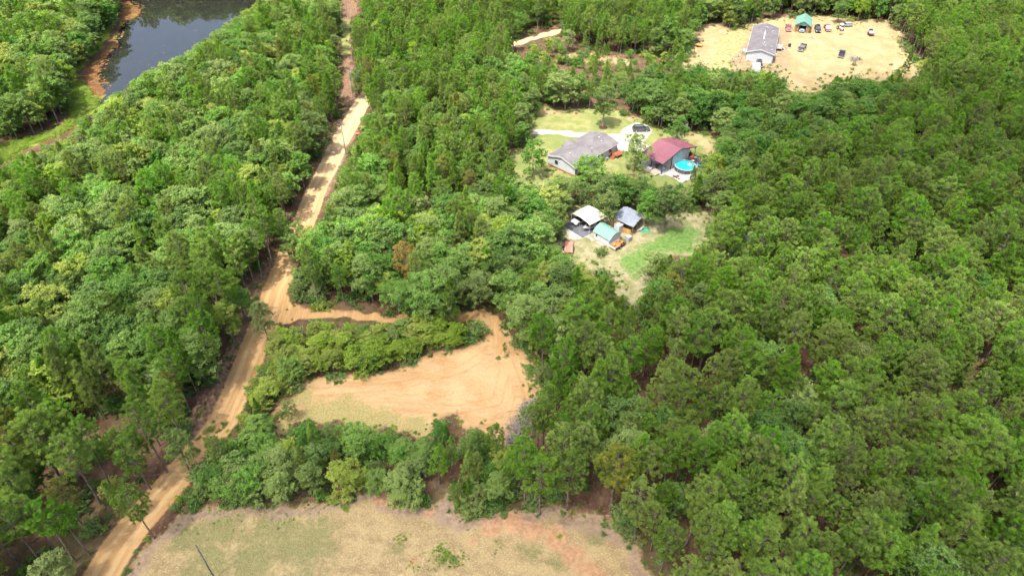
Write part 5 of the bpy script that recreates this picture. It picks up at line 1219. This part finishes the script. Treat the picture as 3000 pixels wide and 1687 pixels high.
def at_t(x, y): c_, s_ = math.cos(rzt), math.sin(rzt); return np.array([ctr[0] + c_*x - s_*y, ctr[1] + s_*x + c_*y])
q = root('workbench', at_t(hl-.9, .2), rzt, 'dark workbench under the open side of the timber barn', 'bench'); MB().box(-.5,.5,-1.4,1.4,.85,.93).build('table_top', M['brownwood'], q)
for x in (-.4,.4):
    for y in (-1.2,1.2): MB().box(x-.05,x+.05,y-.05,y+.05,0,.85).build('leg', M['brownwood'], q)
q = root('stacked_posts', at_t(hl+1.0, -.6), rzt+.4, 'grey poles leaning at the open side of the timber barn', 'posts')
for i in range(6): MB().tube([(-.9+.1*i, -.3+.12*i, .05), (.7+.1*i, .2+.1*i, .5+.12*i)], .05, 5).build('post', M['greywood'], q)
p = L2(1385, 640); q = root('green_tarp', p, .3, 'crumpled green tarp over a low pile right of the timber barn', 'tarp')
gv = []; ns = 9
for i in range(ns):
    for j in range(ns):
        u, v = (i/(ns-1)-.5)*2.4, (j/(ns-1)-.5)*1.6; gv.append((u, v, max(.03, .42*(1-(u/1.2)**2)*(1-(v/.8)**2)+.08*math.sin(5*u+3*v))))
MB().add(gv, [(i*ns+j, (i+1)*ns+j, (i+1)*ns+j+1, i*ns+j+1) for i in range(ns-1) for j in range(ns-1)]).build('sheet', M['tarp'], q); MB().box(-.8,.8,-.4,.4,-.1,.2).build('pile', M['greywood'], q)
# cream carport with car
cz = 2.6; a, b, c, d_ = L2(185, 350, cz), L2(490, 548, 2.5), L2(650, 430, 2.5), L2(400, 285, cz); ctr = (a + b + c + d_) / 4
xd = b - a; Lc = float(np.hypot(*xd)); rzc = math.atan2(xd[1], xd[0]); Dc = 5.2
ctr = (a + b) / 2 + np.array([-xd[1], xd[0]]) / Lc * Dc / 2
e = root('carport', ctr, rzc, 'cream metal roofed carport sheltering a silver car', 'carport'); hl, hd = Lc/2, Dc/2
rf = MB(); rp = [(-hl, 2.35), (-hl+.7, 2.62), (0, 2.85), (hl-.7, 2.62), (hl, 2.35)]
for i in range(4): (x0, z0), (x1, z1) = rp[i], rp[i+1]; rf.slab([(x0,-hd,z0),(x1,-hd,z1),(x1,hd,z1),(x0,hd,z0)], .05)
rf.build('roof', M['cream_metal'], e)
for s in (-1, 1):
    for y in np.linspace(-hd+.1, hd-.1, 4): MB().tube([(s*(hl-.08), y, 0), (s*(hl-.08), y, 2.32)], .04, 6).build('post', M['white'], e)
MB().box(-hl-.2, hl+.2, -hd-2.2, hd+.2, -.15, .05).build('floor', M['asphalt'], e)
def at_c(x, y): c_, s_ = math.cos(rzc), math.sin(rzc); return np.array([ctr[0] + c_*x - s_*y, ctr[1] + s_*x + c_*y])
suv(at_c(-hl+1.4, -.8), rzc + math.pi, 'silver_car', 'silver car under the cream carport', 4.5, 1.5, 'parked_car')
q = root('covered_boat', at_c(hl-1.3, -1.2), rzc + math.pi - .1, 'small pale boat on stand at the front of the carport', 'boat')
MB().hull([(-1.9,.45,.6),(-1.9,.95,.75),(.6,1.0,.75),(2.0,1.1,.1),(1.5,.5,.1),(.4,.4,.5)]).build('hull', M['grey'], q); MB().hull([(-.5,.99,.5),(-.3,1.4,.45),(.3,1.4,.4),(.8,1.0,.4)]).build('windscreen', M['glass'], q)
for y in (-1.2,.5): MB().box(-.5,.5,y-.05,y+.05,0,.42).build('stand', M['dark'], q)
# red deck-over trailer behind the pines
a, b = L2(140, 1035), L2(150, 860); q = root('red_trailer', (a+b)/2, ang(a, b), 'faded red flat trailer at the left edge of the shed yard', 'trailer')
MB().box(-.9,.9,-2.0,2.0,.55,.66).build('bed', M['rustred'], q)
for s in (-1,1):
    MB().box(s*.93-.03,s*.93+.03,-2.0,2.0,.45,.72).build('side_rail', M['dark'], q)
    for y in (-.5,.3): wheel(q, s*1.05, y, .3, .2)
MB().tube([(-.5,2.0,.55),(0,3.2,.5)], .05).build('drawbar', M['rustred'], q); MB().tube([(.5,2.0,.55),(0,3.2,.5)], .05).build('drawbar', M['rustred'], q)
for i in range(4): MB().box(.2+.0*i,.75,2.2+i*.28,2.3+i*.28,.5,.56).build('ramp_rung', M['rustred'], q)
# pale tarp covered camper inside the pines, dark buggy in the gap, sign box near the far road
p = G(2215, 722); q = root('tarp_covered_camper', p, .5, 'camper under a pale blue tarp half hidden in the right pines', 'camper')
MB().hull([(-2.6,.5,1.1),(-2.7,2.3,1.1),(2.2,2.4,1.1),(2.7,1.6,1.1),(2.6,.5,1.1)]).build('body', M['white'], q, bevel=.08); MB().slab([(-1.2,-2.8,2.46),(1.2,-2.8,2.46),(1.2,2.3,2.54),(-1.2,2.3,2.54)], .05).build('tarp', M['bluetarp'], q)
for s in (-1,1): wheel(q, s*1.0, -.2, .35)
p = G(2530, 424); q = root('utility_buggy', p, 1.2, 'black buggy with two white lamps in a gap of the pines', 'buggy')
MB().hull([(-1.3,.35,.6),(-1.3,.85,.65),(.4,.8,.65),(1.3,.7,.55),(1.3,.35,.5)]).build('body', M['dark'], q, bevel=.04); MB().box(-.55,.55,-.5,.0,.8,1.1).build('seat', M['darkgrey'], q)
MB().slab([(-.62,-.8,1.85),(.62,-.8,1.85),(.62,.4,1.85),(-.62,.4,1.85)], .05).build('roof', M['dark'], q)
for s in (-1,1):
    MB().disc((s*.4,.45,1.86), .17, .2, 'z', 10).build('lamp', M['white'], q)
    for y in (-.8,.4): MB().tube([(s*.58,y,.8),(s*.58,y,1.82)], .03, 5).build('post', M['dark'], q)
    for y in (-.85,.85): wheel(q, s*.68, y, .33, .22, False)
p = G(1049, 403); q = root('brick_mailbox', p, .2, 'small red brick mailbox pillar beside the far road', 'mailbox')
MB().box(-.45,.45,-.45,.45,-.1,1.25).build('pillar', M['skirt'], q); MB().box(-.52,.52,-.52,.52,1.25,1.35).build('cap', M['skirt'], q); MB().box(-.14,.14,-.5,-.45,.8,1.05).build('door', M['dark'], q)

# ------------------------------------------------------------------ sand lot
a, b = L3(1255, 910), L3(1715, 962); fc_ = (a + b) / 2; rz2 = -R(20.0); Lh = 26.0
ctr = fc_ + np.array([-math.sin(rz2), math.cos(rz2)]) * Lh / 2
e, ro = gable_house('mobile_home', ctr, rz2, 8.3, Lh, 3.0, 4.15, (M['siding2'], M['shingle2'], M['skirt2'], M['white']), 'long mobile home with brown grey roof on the sand lot', base=.85)
k = e['k']; del e['k']
MB().box(-.14, .14, -3.5, 5.0, 4.28, 4.38).build('ridge_vent', M['white'], ro)
for x, y in ((.6, 8.5), (.2, 9.0), (2.4, 7.5), (2.3, 5.8), (.5, -6.5), (.3, -8.6), (.9, -9.0), (3.0, -7.5), (3.3, -10.0)): pipe(ro, x, y, 4.15 - k*abs(x) + .15, .2)
for y in (-8, -3.5, 2.0, 7.5, 10.5): window(e, 4.15, y, 2.1, 1.0, 1.0, '+x')
for y in (-9, -2.0, 4.0, 9.0): window(e, -4.15, y, 2.1, 1.0, 1.0, '-x')
door(e, 4.15, -.2, .9, .95, 2.0, '+x', M['white']); door(e, -4.15, -6.0, .9, .95, 2.0, '-x', M['white'])
deck(e, 4.2, 6.6, -.8, 3.6, .85, M['greywood'], (6.6, 1.5, 1.4, 1, 0))
d2 = deck(e, -6.0, -4.2, -7.6, -4.6, .85, M['greywood'], (-5.1, -7.6, 1.2, 0, -1))
MB().box(4.4, 5.3, -6.6, -5.6, -.1, .95).build('air_conditioner', M['white'], e)
# green roofed garage with blue truck
a, b = L4(468, 392), L4(702, 402); fcg = (a + b) / 2; rzg = ang(L4(590, 220, 3.6), L4(615, 85, 3.6)); Lg = 8.5
Wg = 4.9; ctrg = fcg + np.array([-math.sin(rzg), math.cos(rzg)]) * Lg / 2
e = root('timber_garage', ctrg, rzg, 'brown timber garage with bright green gable roof at the back of the lot', 'garage'); w, l = Wg/2, Lg/2
for s in (-1, 1): MB().box(*sorted((s*w, s*(w-.1))), -l, l, 0, 2.6).build('wall', M['brownwood'], e)
MB().box(-w+.11, w-.11, l-.1, l, 0, 2.6).build('wall', M['brownwood'], e)
for s in (-1, 1): MB().box(*sorted((s*(w-.11), s*(w-1.25))), -l, -l+.1, 0, 2.45).build('wall', M['brownwood'], e)
gb = MB(); gb.prism([(-w, 2.47), (w, 2.47), (0, 4.0)], -l-.02, -l+.08); gb.build('gable', ribbed('green_gable_siding', (.14,.30,.22), 'Z', .6, 0, 6, .08), e)
rf = MB()
for s in (-1, 1): rf.slab([(0,-l-.6,4.2),(s*(w+.45),-l-.6,2.5),(s*(w+.45),l+.4,2.5),(0,l+.4,4.2)], .08)
rf.build('roof', M['green_metal'], e)
cg_, sg_ = math.cos(rzg), math.sin(rzg)
pickup((ctrg[0] - sg_*(-l+2.2), ctrg[1] + cg_*(-l+2.2)), rzg + math.pi, 'blue_car', 'blue pickup nose out inside the green roofed garage', L=5.2, hoodcol='white')
pickup(L4(352, 345), ang(L4(352, 300), L4(368, 390)), 'redpaint', 'faded red pickup parked left of the green roofed garage', L=5.3)
suv(L4(862, 368), ang(L4(835, 290), L4(868, 400)), 'black_car', 'black suv parked right of the green roofed garage', 5.0, 1.8)
pickup(L4(1035, 345), ang(L4(1045, 380), L4(1000, 280)), 'redpaint', 'red pickup with white bed cover behind the black suv', L=5.2, topper='white')
pickup(L4(592, 690), ang(L4(640, 640), L4(565, 735)), 'black_car', 'black pickup standing alone on the sand near the mobile home', L=5.8, cab=1.05)
pickup(L4(1285, 800), ang(L4(1272, 850), L4(1305, 740)), 'grey_car', 'dark grey pickup parked beside the brush island', L=5.8)
def tractor(p, rz, label):
    q = root('old_tractor', p, rz, label, 'tractor'); MB().hull([(-.5,.55,.3),(-.5,1.0,.3),(1.3,1.0,.28),(1.4,.55,.25)]).build('hood', M['white'], q, bevel=.03); MB().box(-.3,.3,-1.0,-.6,.85,1.0).build('seat', M['rustred'], q); MB().box(-.35,.35,-1.2,-.5,.5,.8).build('axle_housing', M['rustred'], q)
    for s in (-1,1): wheel(q, s*.75, -.85, .62, .3); wheel(q, s*.55, 1.1, .36, .18)
    MB().tube([(0,-.3,1.0),(0,-.5,1.35)], .03).build('steering_column', M['dark'], q); MB().tube([(.12,.9,1.0),(.12,.9,1.6)], .04).build('exhaust', M['dark'], q)
tractor(L4(1265, 350), math.pi + .1, 'small white and rust tractor at the back of the sand lot')
suv(L4(1365, 290), 1.7, 'mauve', 'stripped grey car hulk below the back trees of the lot', 4.3, 1.4, 'car_hulk')
p = L4(1785, 425); rzq = ang(L4(1815, 460), L4(1745, 340)); q = root('old_boat', p, rzq, 'weathered brown boat on a trailer at the right of the sand lot', 'boat')
MB().hull([(-2.6,.75,.7),(-2.7,1.25,.95),(1.0,1.3,.95),(2.9,1.4,.15),(2.4,.8,.1),(.6,.6,.5)]).build('hull', M['brown_hull'], q, bevel=.04); MB().hull([(-.3,1.28,.7),(-.1,1.75,.6),(.5,1.75,.5),(1.2,1.3,.5)]).build('windscreen', M['glass'], q)
MB().box(-.6,.6,-2.3,-.6,1.26,1.4).build('bench', M['mauve'], q); MB().box(-.06,.06,-2.4,3.9,.42,.55).build('trailer_beam', M['dark'], q)
for s in (-1,1): wheel(q, s*.9, -.8, .32, .2)
MB().box(-.9,.9,-.85,-.75,.3,.42).build('axle', M['dark'], q)
for s in (-1,1): MB().box(s*.55-.05,s*.55+.05,-2.0,.6,.55,.7).build('bunk', M['greywood'], q)
p = L4(372, 645); q = root('wheeled_bin', p, .2, 'black wheeled bin right of the mobile home', 'bin'); MB().hull([(-.33,.1,.26),(-.4,1.0,.32),(.4,1.0,.32),(.33,.1,.26)]).build('body', M['dark'], q); MB().box(-.34,.34,-.44,.42,1.0,1.07).build('lid', M['darkgrey'], q)
for s in (-1,1): wheel(q, s*.25, -.36, .12, .07, False)
p = L4(775, 492); q = root('fire_pit', p, 0, 'low grey fire pit on the sand behind the black pickup', 'fire pit')
for i in range(10): a_ = i*.628; MB().box(.55*math.cos(a_)-.16,.55*math.cos(a_)+.16,.55*math.sin(a_)-.16,.55*math.sin(a_)+.16,-.05,.32).build('stone', M['grey'], q)
MB().disc((0,0,-.05), .4, .1, 'z', 12).build('ash_bed', M['darkgrey'], q)
for pos_, lb in (((1270, 432), 'heap of logs behind the sand lot turning area'), ((1470, 1035), 'small log heap below the brush island')):
    p = L4(*pos_); q = root('log_heap', p, .7, lb, 'logs')
    for i in range(7): MB().tube([(-.7, -.4+.2*(i%4), .12+.2*(i//4)), (.6+.1*i%.3, -.4+.2*(i%4)+.08, .12+.2*(i//4))], .11, 7).build('log', M['brownwood'], q)
# dark utility truck with timber trailer, left of the lot
p = L3(300, 625); pickup(p, ang(L3(410, 615), L3(270, 640)), 'black_car', 'black pickup hitched to a tan trailer at the left edge of the lot', L=5.0)
p = L3(400, 652); q = root('timber_trailer', p, ang(L3(440, 660), L3(340, 640)), 'tan timber utility trailer behind the black pickup', 'trailer'); MB().box(-.9,.9,-1.3,1.3,.45,.55).build('bed', M['ochre'], q)
for s in (-1,1): MB().box(s*.9-.04,s*.9+.04,-1.3,1.3,.55,.9).build('side_board', M['ochre'], q); wheel(q, s*1.05, -.1, .3, .18, False)
MB().tube([(0,1.3,.48),(0,2.3,.48)], .05).build('drawbar', M['dark'], q)
# pipe pen, cars and white trailer near the house end
p = L3(1080, 900); q = root('pipe_pen', p, rz2, 'thin rail pen on the dirt left of the mobile home', 'pen')
for x in (-1.3, -.4, .5, 1.4):
    for y in (-2.4, 2.6) if abs(x) < 1 else (-2.4, 0, 2.6): MB().tube([(x,y,-.1),(x,y,1.2)], .045, 5).build('post', M['greywood'], q)
for z in (.5, 1.1):
    MB().tube([(-1.3,-2.4,z),(1.4,-2.4,z),(1.4,2.6,z)], .035, 4).build('rail', M['greywood'], q); MB().tube([(-1.3,-2.4,z),(-1.3,2.6,z),(1.4,2.6,z)], .035, 4).build('rail', M['greywood'], q)
suv(L3(1490, 1010), rz2 + math.pi + .15, 'black_car', 'black jeep parked before the gable of the mobile home', 4.2, 1.8)
p = L3(1425, 1110); q = root('white_box_trailer', p, rz2 + .1, 'white enclosed trailer partly hidden by trees below the mobile home', 'trailer')
MB().box(-1.15,1.15,-2.4,2.4,.45,2.25).build('body', M['white'], q, bevel=.06); MB().box(-1.0,1.0,-2.44,-2.4,.55,2.1).build('door', M['white'], q); MB().tube([(0,2.4,.5),(0,3.4,.45)], .05).build('drawbar', M['dark'], q)
for s in (-1,1):
    for y in (-.5,.35): wheel(q, s*1.1, y, .33, .2)
suv(L3(1600, 1225), rz2 + math.pi/2, 'silver_car', 'silver car almost hidden under the trees below the trailer', 4.4, 1.45, 'parked_car')

# ------------------------------------------------------------------ utility poles and wires
def upole(p, h, label, arm=True, rz=0.0, mat='pole'):
    q = root('utility_pole', p, rz, label, 'utility pole', 'utility poles along the road'); MB().tube([(0,0,-.5),(0,0,h*.5),(0,0,h)], .12, 8, .075).build('post', M[mat], q)
    if arm:
        a_ = MB().box(-1.1,1.1,.1,.2,h-.75,h-.62).build('crossarm', M[mat], q)
        for x in (-.95, 0, .95): MB().disc((x,.15,h-.62), .06, .18, 'z', 8).build('insulator', M['grey'], a_)
    MB().disc((.28,0,h-2.0), .2, .7, 'z', 10).build('transformer', M['grey'], q) if h > 9.5 else None
    return (float(p[0]), float(p[1]), hz1(p) + h - .5)
P1 = G(628, 1692); P2 = G(1014, 453); P3 = G(1036, 292); P4 = G(1019, 55)
tops = [upole(P1, 8.6, 'bare utility pole standing in the dry field', False), upole(P2, 9.0, 'utility pole beside the pale far stretch of road', rz=-.1), upole(P3, 9.8, 'utility pole in the cut strip where the road bends', rz=0), upole(P4, 9.2, 'pale utility pole at the far end of the cut strip', rz=0, mat='greywood')]
def wire(a, b, label, sag=1.2, off=0.0):
    d = np.array(b) - np.array(a); n_ = np.array([-d[1], d[0], 0]); n_ = n_ / np.linalg.norm(n_) * off
    pts = [np.array(a) + n_ + d * s + np.array([0, 0, -sag * 4 * s * (1 - s)]) for s in np.linspace(0, 1, 14)]
    return tag(MB().tube(pts, .022, 4).build('power_line', M['darkgrey']), label, 'wire', 'power lines')
wire(tops[3], tops[2], 'power line over the far cut strip', 1.0, .9); wire(tops[2], tops[1], 'power line between the two middle poles', .8, .9)

# ------------------------------------------------------------------ brush pile, dead trees, fallen trunks
rb = np.random.default_rng(77); sticks = []
spine = np.array([G(x*K, y*K) for x, y in ((1285,1128),(1296,1095),(1312,1062),(1332,1035),(1355,1012))])
for _ in range(620):
    s = rb.uniform(0, 3.99); i = int(s); c = spine[i] * (1 - s + i) + spine[i+1] * (s - i); off = rb.normal(0, .95, 2); c = c + off
    zc = max(.05, 1.15 - abs(off).sum() * .4) * rb.uniform(.1, 1); a_ = rb.uniform(0, 6.28); L = rb.uniform(.5, 1.7); d = np.array([math.cos(a_), math.sin(a_), rb.normal(0, .25)]) * L / 2
    c3 = np.array([c[0], c[1], zc + .05]); sticks.append(tube_np([c3 - d, c3 + rb.normal(0, .12, 3), c3 + d], [.045, .035, .015], 4))
V, F = cat_np(sticks); V[:, 2] += hz(V[:, 0], V[:, 1])
tag(newobj('brush_pile', mesh_np('brush_pile', V, F, mats=(M['brushwood'],))), 'long heap of grey dead branches along the clearing edge', 'brush pile', kind='stuff')
sticks = []
c0 = L4(1515, 880)
for _ in range(120):
    c = c0 + rb.normal(0, 1, 2) * np.array([.9, 1.6]); a_ = rb.uniform(0, 6.28); L = rb.uniform(.5, 1.5); d = np.array([math.cos(a_), math.sin(a_), rb.normal(0, .3)]) * L / 2; c3 = np.array([c[0], c[1], rb.uniform(.05, .7)])
    sticks.append(tube_np([c3 - d, c3 + rb.normal(0, .1, 3), c3 + d], [.05, .04, .02], 4))
V, F = cat_np(sticks); tag(newobj('brush_island', mesh_np('brush_island', V, F, mats=(M['brushwood'],))), 'heap of branches in the middle of the sand lot', 'brush pile', kind='stuff')
DEADS = [(330,470,11,'bleached dead tree in the woods below the pond'),(350,468,9.5,'second bleached dead tree, right of the first, below the pond'),(60,1160,10,'grey dead tree in the left woods at the photo edge'),(1385,870,10,'dead grey tree at the edge between central woods and right stand'),(1795,560,6.5,'dead grey tree at the upper edge of the grassy yard'),(1710,375,7,'dead limbs of a grey tree behind the maroon barn'),(410,1030,8.5,'dead slim tree left of the shaded road shoulder'),(1330,660,8,'dead twiggy tree in the central woods')]
for i, (x, y, h, lb) in enumerate(DEADS):
    p = G(x*K, y*K); WV, WF = make_dead(60 + i, h); e = root('dead_tree', p, i*1.1, lb, 'dead tree'); newobj('trunk', mesh_np('dead_trunk', WV, WF, smooth=True, mats=(M['deadwood'],)), e)
for i, (x, y, L, a_, lb) in enumerate(((1480,1035,5,.7,'fallen grey trunk on the red ground beside the clearing'),(2110,1205,7,.3,'fallen trunk lying among the right pines'),(2330,1320,6,2.0,'fallen pale trunk in the lower right pines'),(870,1262,3,.2,'pale fallen branch at the foot of the tree row'))):
    p = G(x*K, y*K); o = newobj('fallen_trunk', mesh_np('fallen_trunk', *tube_np([(-L/2,0,.15),(0,.15,.2),(L/2,0,.3)], [.15,.12,.05], 7), smooth=True, mats=(M['deadwood'],)), None, (p[0], p[1], hz1(p)), a_); tag(o, lb, 'fallen tree')

# ------------------------------------------------------------------ single shrubs
SH = [(1203,828,1.9,'leaf_lime','yellow green shrub at the neck of the orange clearing'),(1195,850,1.3,'leaf_lime','low shrub left of the clearing neck'),(1330,935,1.6,'leaf_dark','dark shrub on the right edge of the clearing'),(1332,905,1.2,'shrub','small shrub above the dark one at the clearing edge'),
 (1268,1305,.8,'shrub','small green shrub at the foot of the clay mound'),(1352,1300,.5,'shrub','tiny shrub right of the clay mound'),(1522,1320,.8,'shrub','low shrub at the field edge below the straight pine'),(1518,1345,.7,'shrub','second low shrub at the field edge, nearer the camera'),(1408,1350,.5,'leaf_lime','tuft of weeds on the clay strip in the field'),
 (997,1250,1.0,'leaf_dark','dark shrub on the sandy bank below the tree row'),(1012,1265,.7,'leaf_dark','smaller dark shrub below the sandy bank shrub'),(455,1262,1.5,'leaf_lime','leafy shrub on the field side of the road bend'),(443,1280,1.3,'shrub','lower shrub of the roadside strip beside the field'),(475,1243,1.3,'shrub','upper shrub of the roadside strip beside the field'),
 (812,775,1.8,'leaf_lime','yellow shrub beside the start of the dirt track'),(790,782,1.4,'leaf_lime','lower yellow shrub at the start of the dirt track'),(1055,1268,1.1,'shrub','shrub in the gap of the tree row above the field'),(890,1262,.6,'shrub','small shrub at the left foot of the tree row'),
 (630,985,1.4,'shrub','green shrub on the right verge of the road'),(628,1030,1.5,'leaf_dark','dark verge shrub right of the road below the cone bush'),(1660,1470,1.0,'shrub','shrub at the bottom edge below the right pines'),
 (2148,165,1.3,'leaf_dark','green brush growing through the branch heap on the sand lot'),(2160,150,1.0,'shrub','upper green brush on the sand lot island'),(2140,185,.9,'shrub','lower green brush on the sand lot island'),(1780,590,1.2,'shrub','shrub at the right edge of the grassy yard'),(1512,640,2.2,'leaf_dark','dark slender bush at the corner of the green shed')]
for i, (x, y, h, mt, lb) in enumerate(SH):
    pr = SHRUBS[i % 4]; p = G(x*K, y*K); e = root('leafy_shrub', p, i*.8, lb, 'shrub', 'single shrubs at the clearings'); s = h / pr.h; e.scale = (s*1.1, s*1.1, s); newobj('stem', pr.trunk, e); newobj('foliage', pr.crown[mt], e)
# thicket shrubs and marsh growth as masses
ms = []
for _ in range(2600):
    x = rng.uniform(W_marsh[:,0].min(), W_marsh[:,0].max()); y = rng.uniform(W_marsh[:,1].min(), W_marsh[:,1].max()); ms.append((x, y))
ms = np.array(ms); ms = ms[(sdf(ms[:,0], ms[:,1], W_marsh) + .8*fnoise(ms[:,0], ms[:,1], 3, 51)) < -.3]; mz = hz(ms[:,0], ms[:,1])
scatter('marsh_grass', [(x, y, z - .1, 0, 0, rng.uniform(0, 6.28), rng.uniform(.35,.7), rng.uniform(.15,.35), rng.integers(0,4)) for (x, y), z in zip(ms, mz)], [p.joint['marshleaf'] for p in SHRUBS], 'bright yellow green marsh growth beside the pond', 'marsh grass')
wd = []
for c, n_, sp, s0 in ((G(K*1105,K*1405),70,.8,.07),(G(K*1122,K*1395),50,.5,.08),(G(K*1148,K*1412),60,.6,.08),(G(K*1105,K*1380),30,.4,.07),(G(K*1010,K*1355),30,.5,.07),(G(K*1035,K*1425),30,.5,.06),(G(K*740,K*1272),40,2.4,.08),(G(K*560,K*1276),40,2.0,.08),(G(K*1180,K*1310),16,1.2,.08),(G(K*1340,K*960),20,1.0,.14),(G(K*650,K*1060),30,1.5,.3),(G(K*660,K*1100),24,1.4,.35),(G(K*540,K*1090),24,1.2,.25),(G(K*1250,K*1370),24,.5,.06),(G(K*640,K*1290),60,2.5,.06)):
    for _ in range(n_): q = c + rb.normal(0, sp, 2); wd.append((q[0], q[1], 0, 0, 0, rb.uniform(0,6.28), s0*rb.uniform(.7,1.6), s0*rb.uniform(.5,1.2), int(rb.integers(0,12))))
wd = np.array(wd); wd[:,2] = hz(wd[:,0], wd[:,1]); scatter('weeds', wd, [p.joint[k] for k in ('shrub','leaf_lime','marshleaf') for p in SHRUBS], 'small green weeds scattered over the bare ground', 'weeds')

# ------------------------------------------------------------------ clouds drifting above the drone: their shade falls on the right and near woods
def cloud(p, z, rx, ry, th, dens, seed, label):
    off = np.array([sun_dir.x, sun_dir.y]) / sun_dir.z * z
    bm = bmesh.new(); bmesh.ops.create_icosphere(bm, subdivisions=5, radius=1.0); r = np.random.default_rng(seed); ph = r.uniform(0, 6.28, 12)
    for v in bm.verts:
        x, y, zz = v.co
        d = 1 + .16*math.sin(3.1*x+ph[0]+2*y) + .13*math.sin(4.7*y+ph[1]) + .08*math.sin(9*x+ph[2]+5*zz) + .07*math.sin(11*y+ph[3]+4*x) + .04*math.sin(23*x+ph[4]) * math.sin(21*y+ph[5])
        v.co = (x*d*rx, y*d*ry, (zz if zz > 0 else zz*.35)*d*th)
    me = bpy.data.meshes.new('cloud'); bm.to_mesh(me); bm.free(); me.polygons.foreach_set('use_smooth', np.ones(len(me.polygons), bool))
    t = NT('cloud_vapour'); vol = t.n('ShaderNodeVolumePrincipled'); vol.inputs['Color'].default_value = (1, 1, 1, 1); vol.inputs['Density'].default_value = dens; t.l(vol.outputs[0], t.out.inputs['Volume']); me.materials.append(t.m)
    tag(newobj('cloud', me, None, (p[0] + off[0], p[1] + off[1], z)), label, 'cloud', kind='stuff')
cloud((108, 142), 430, 80, 64, 40, .026, 3, 'large white cloud drifting over the right woods')
cloud((-15, 52), 420, 130, 46, 26, .036, 4, 'thin white cloud drifting over the near field')
lap('all')
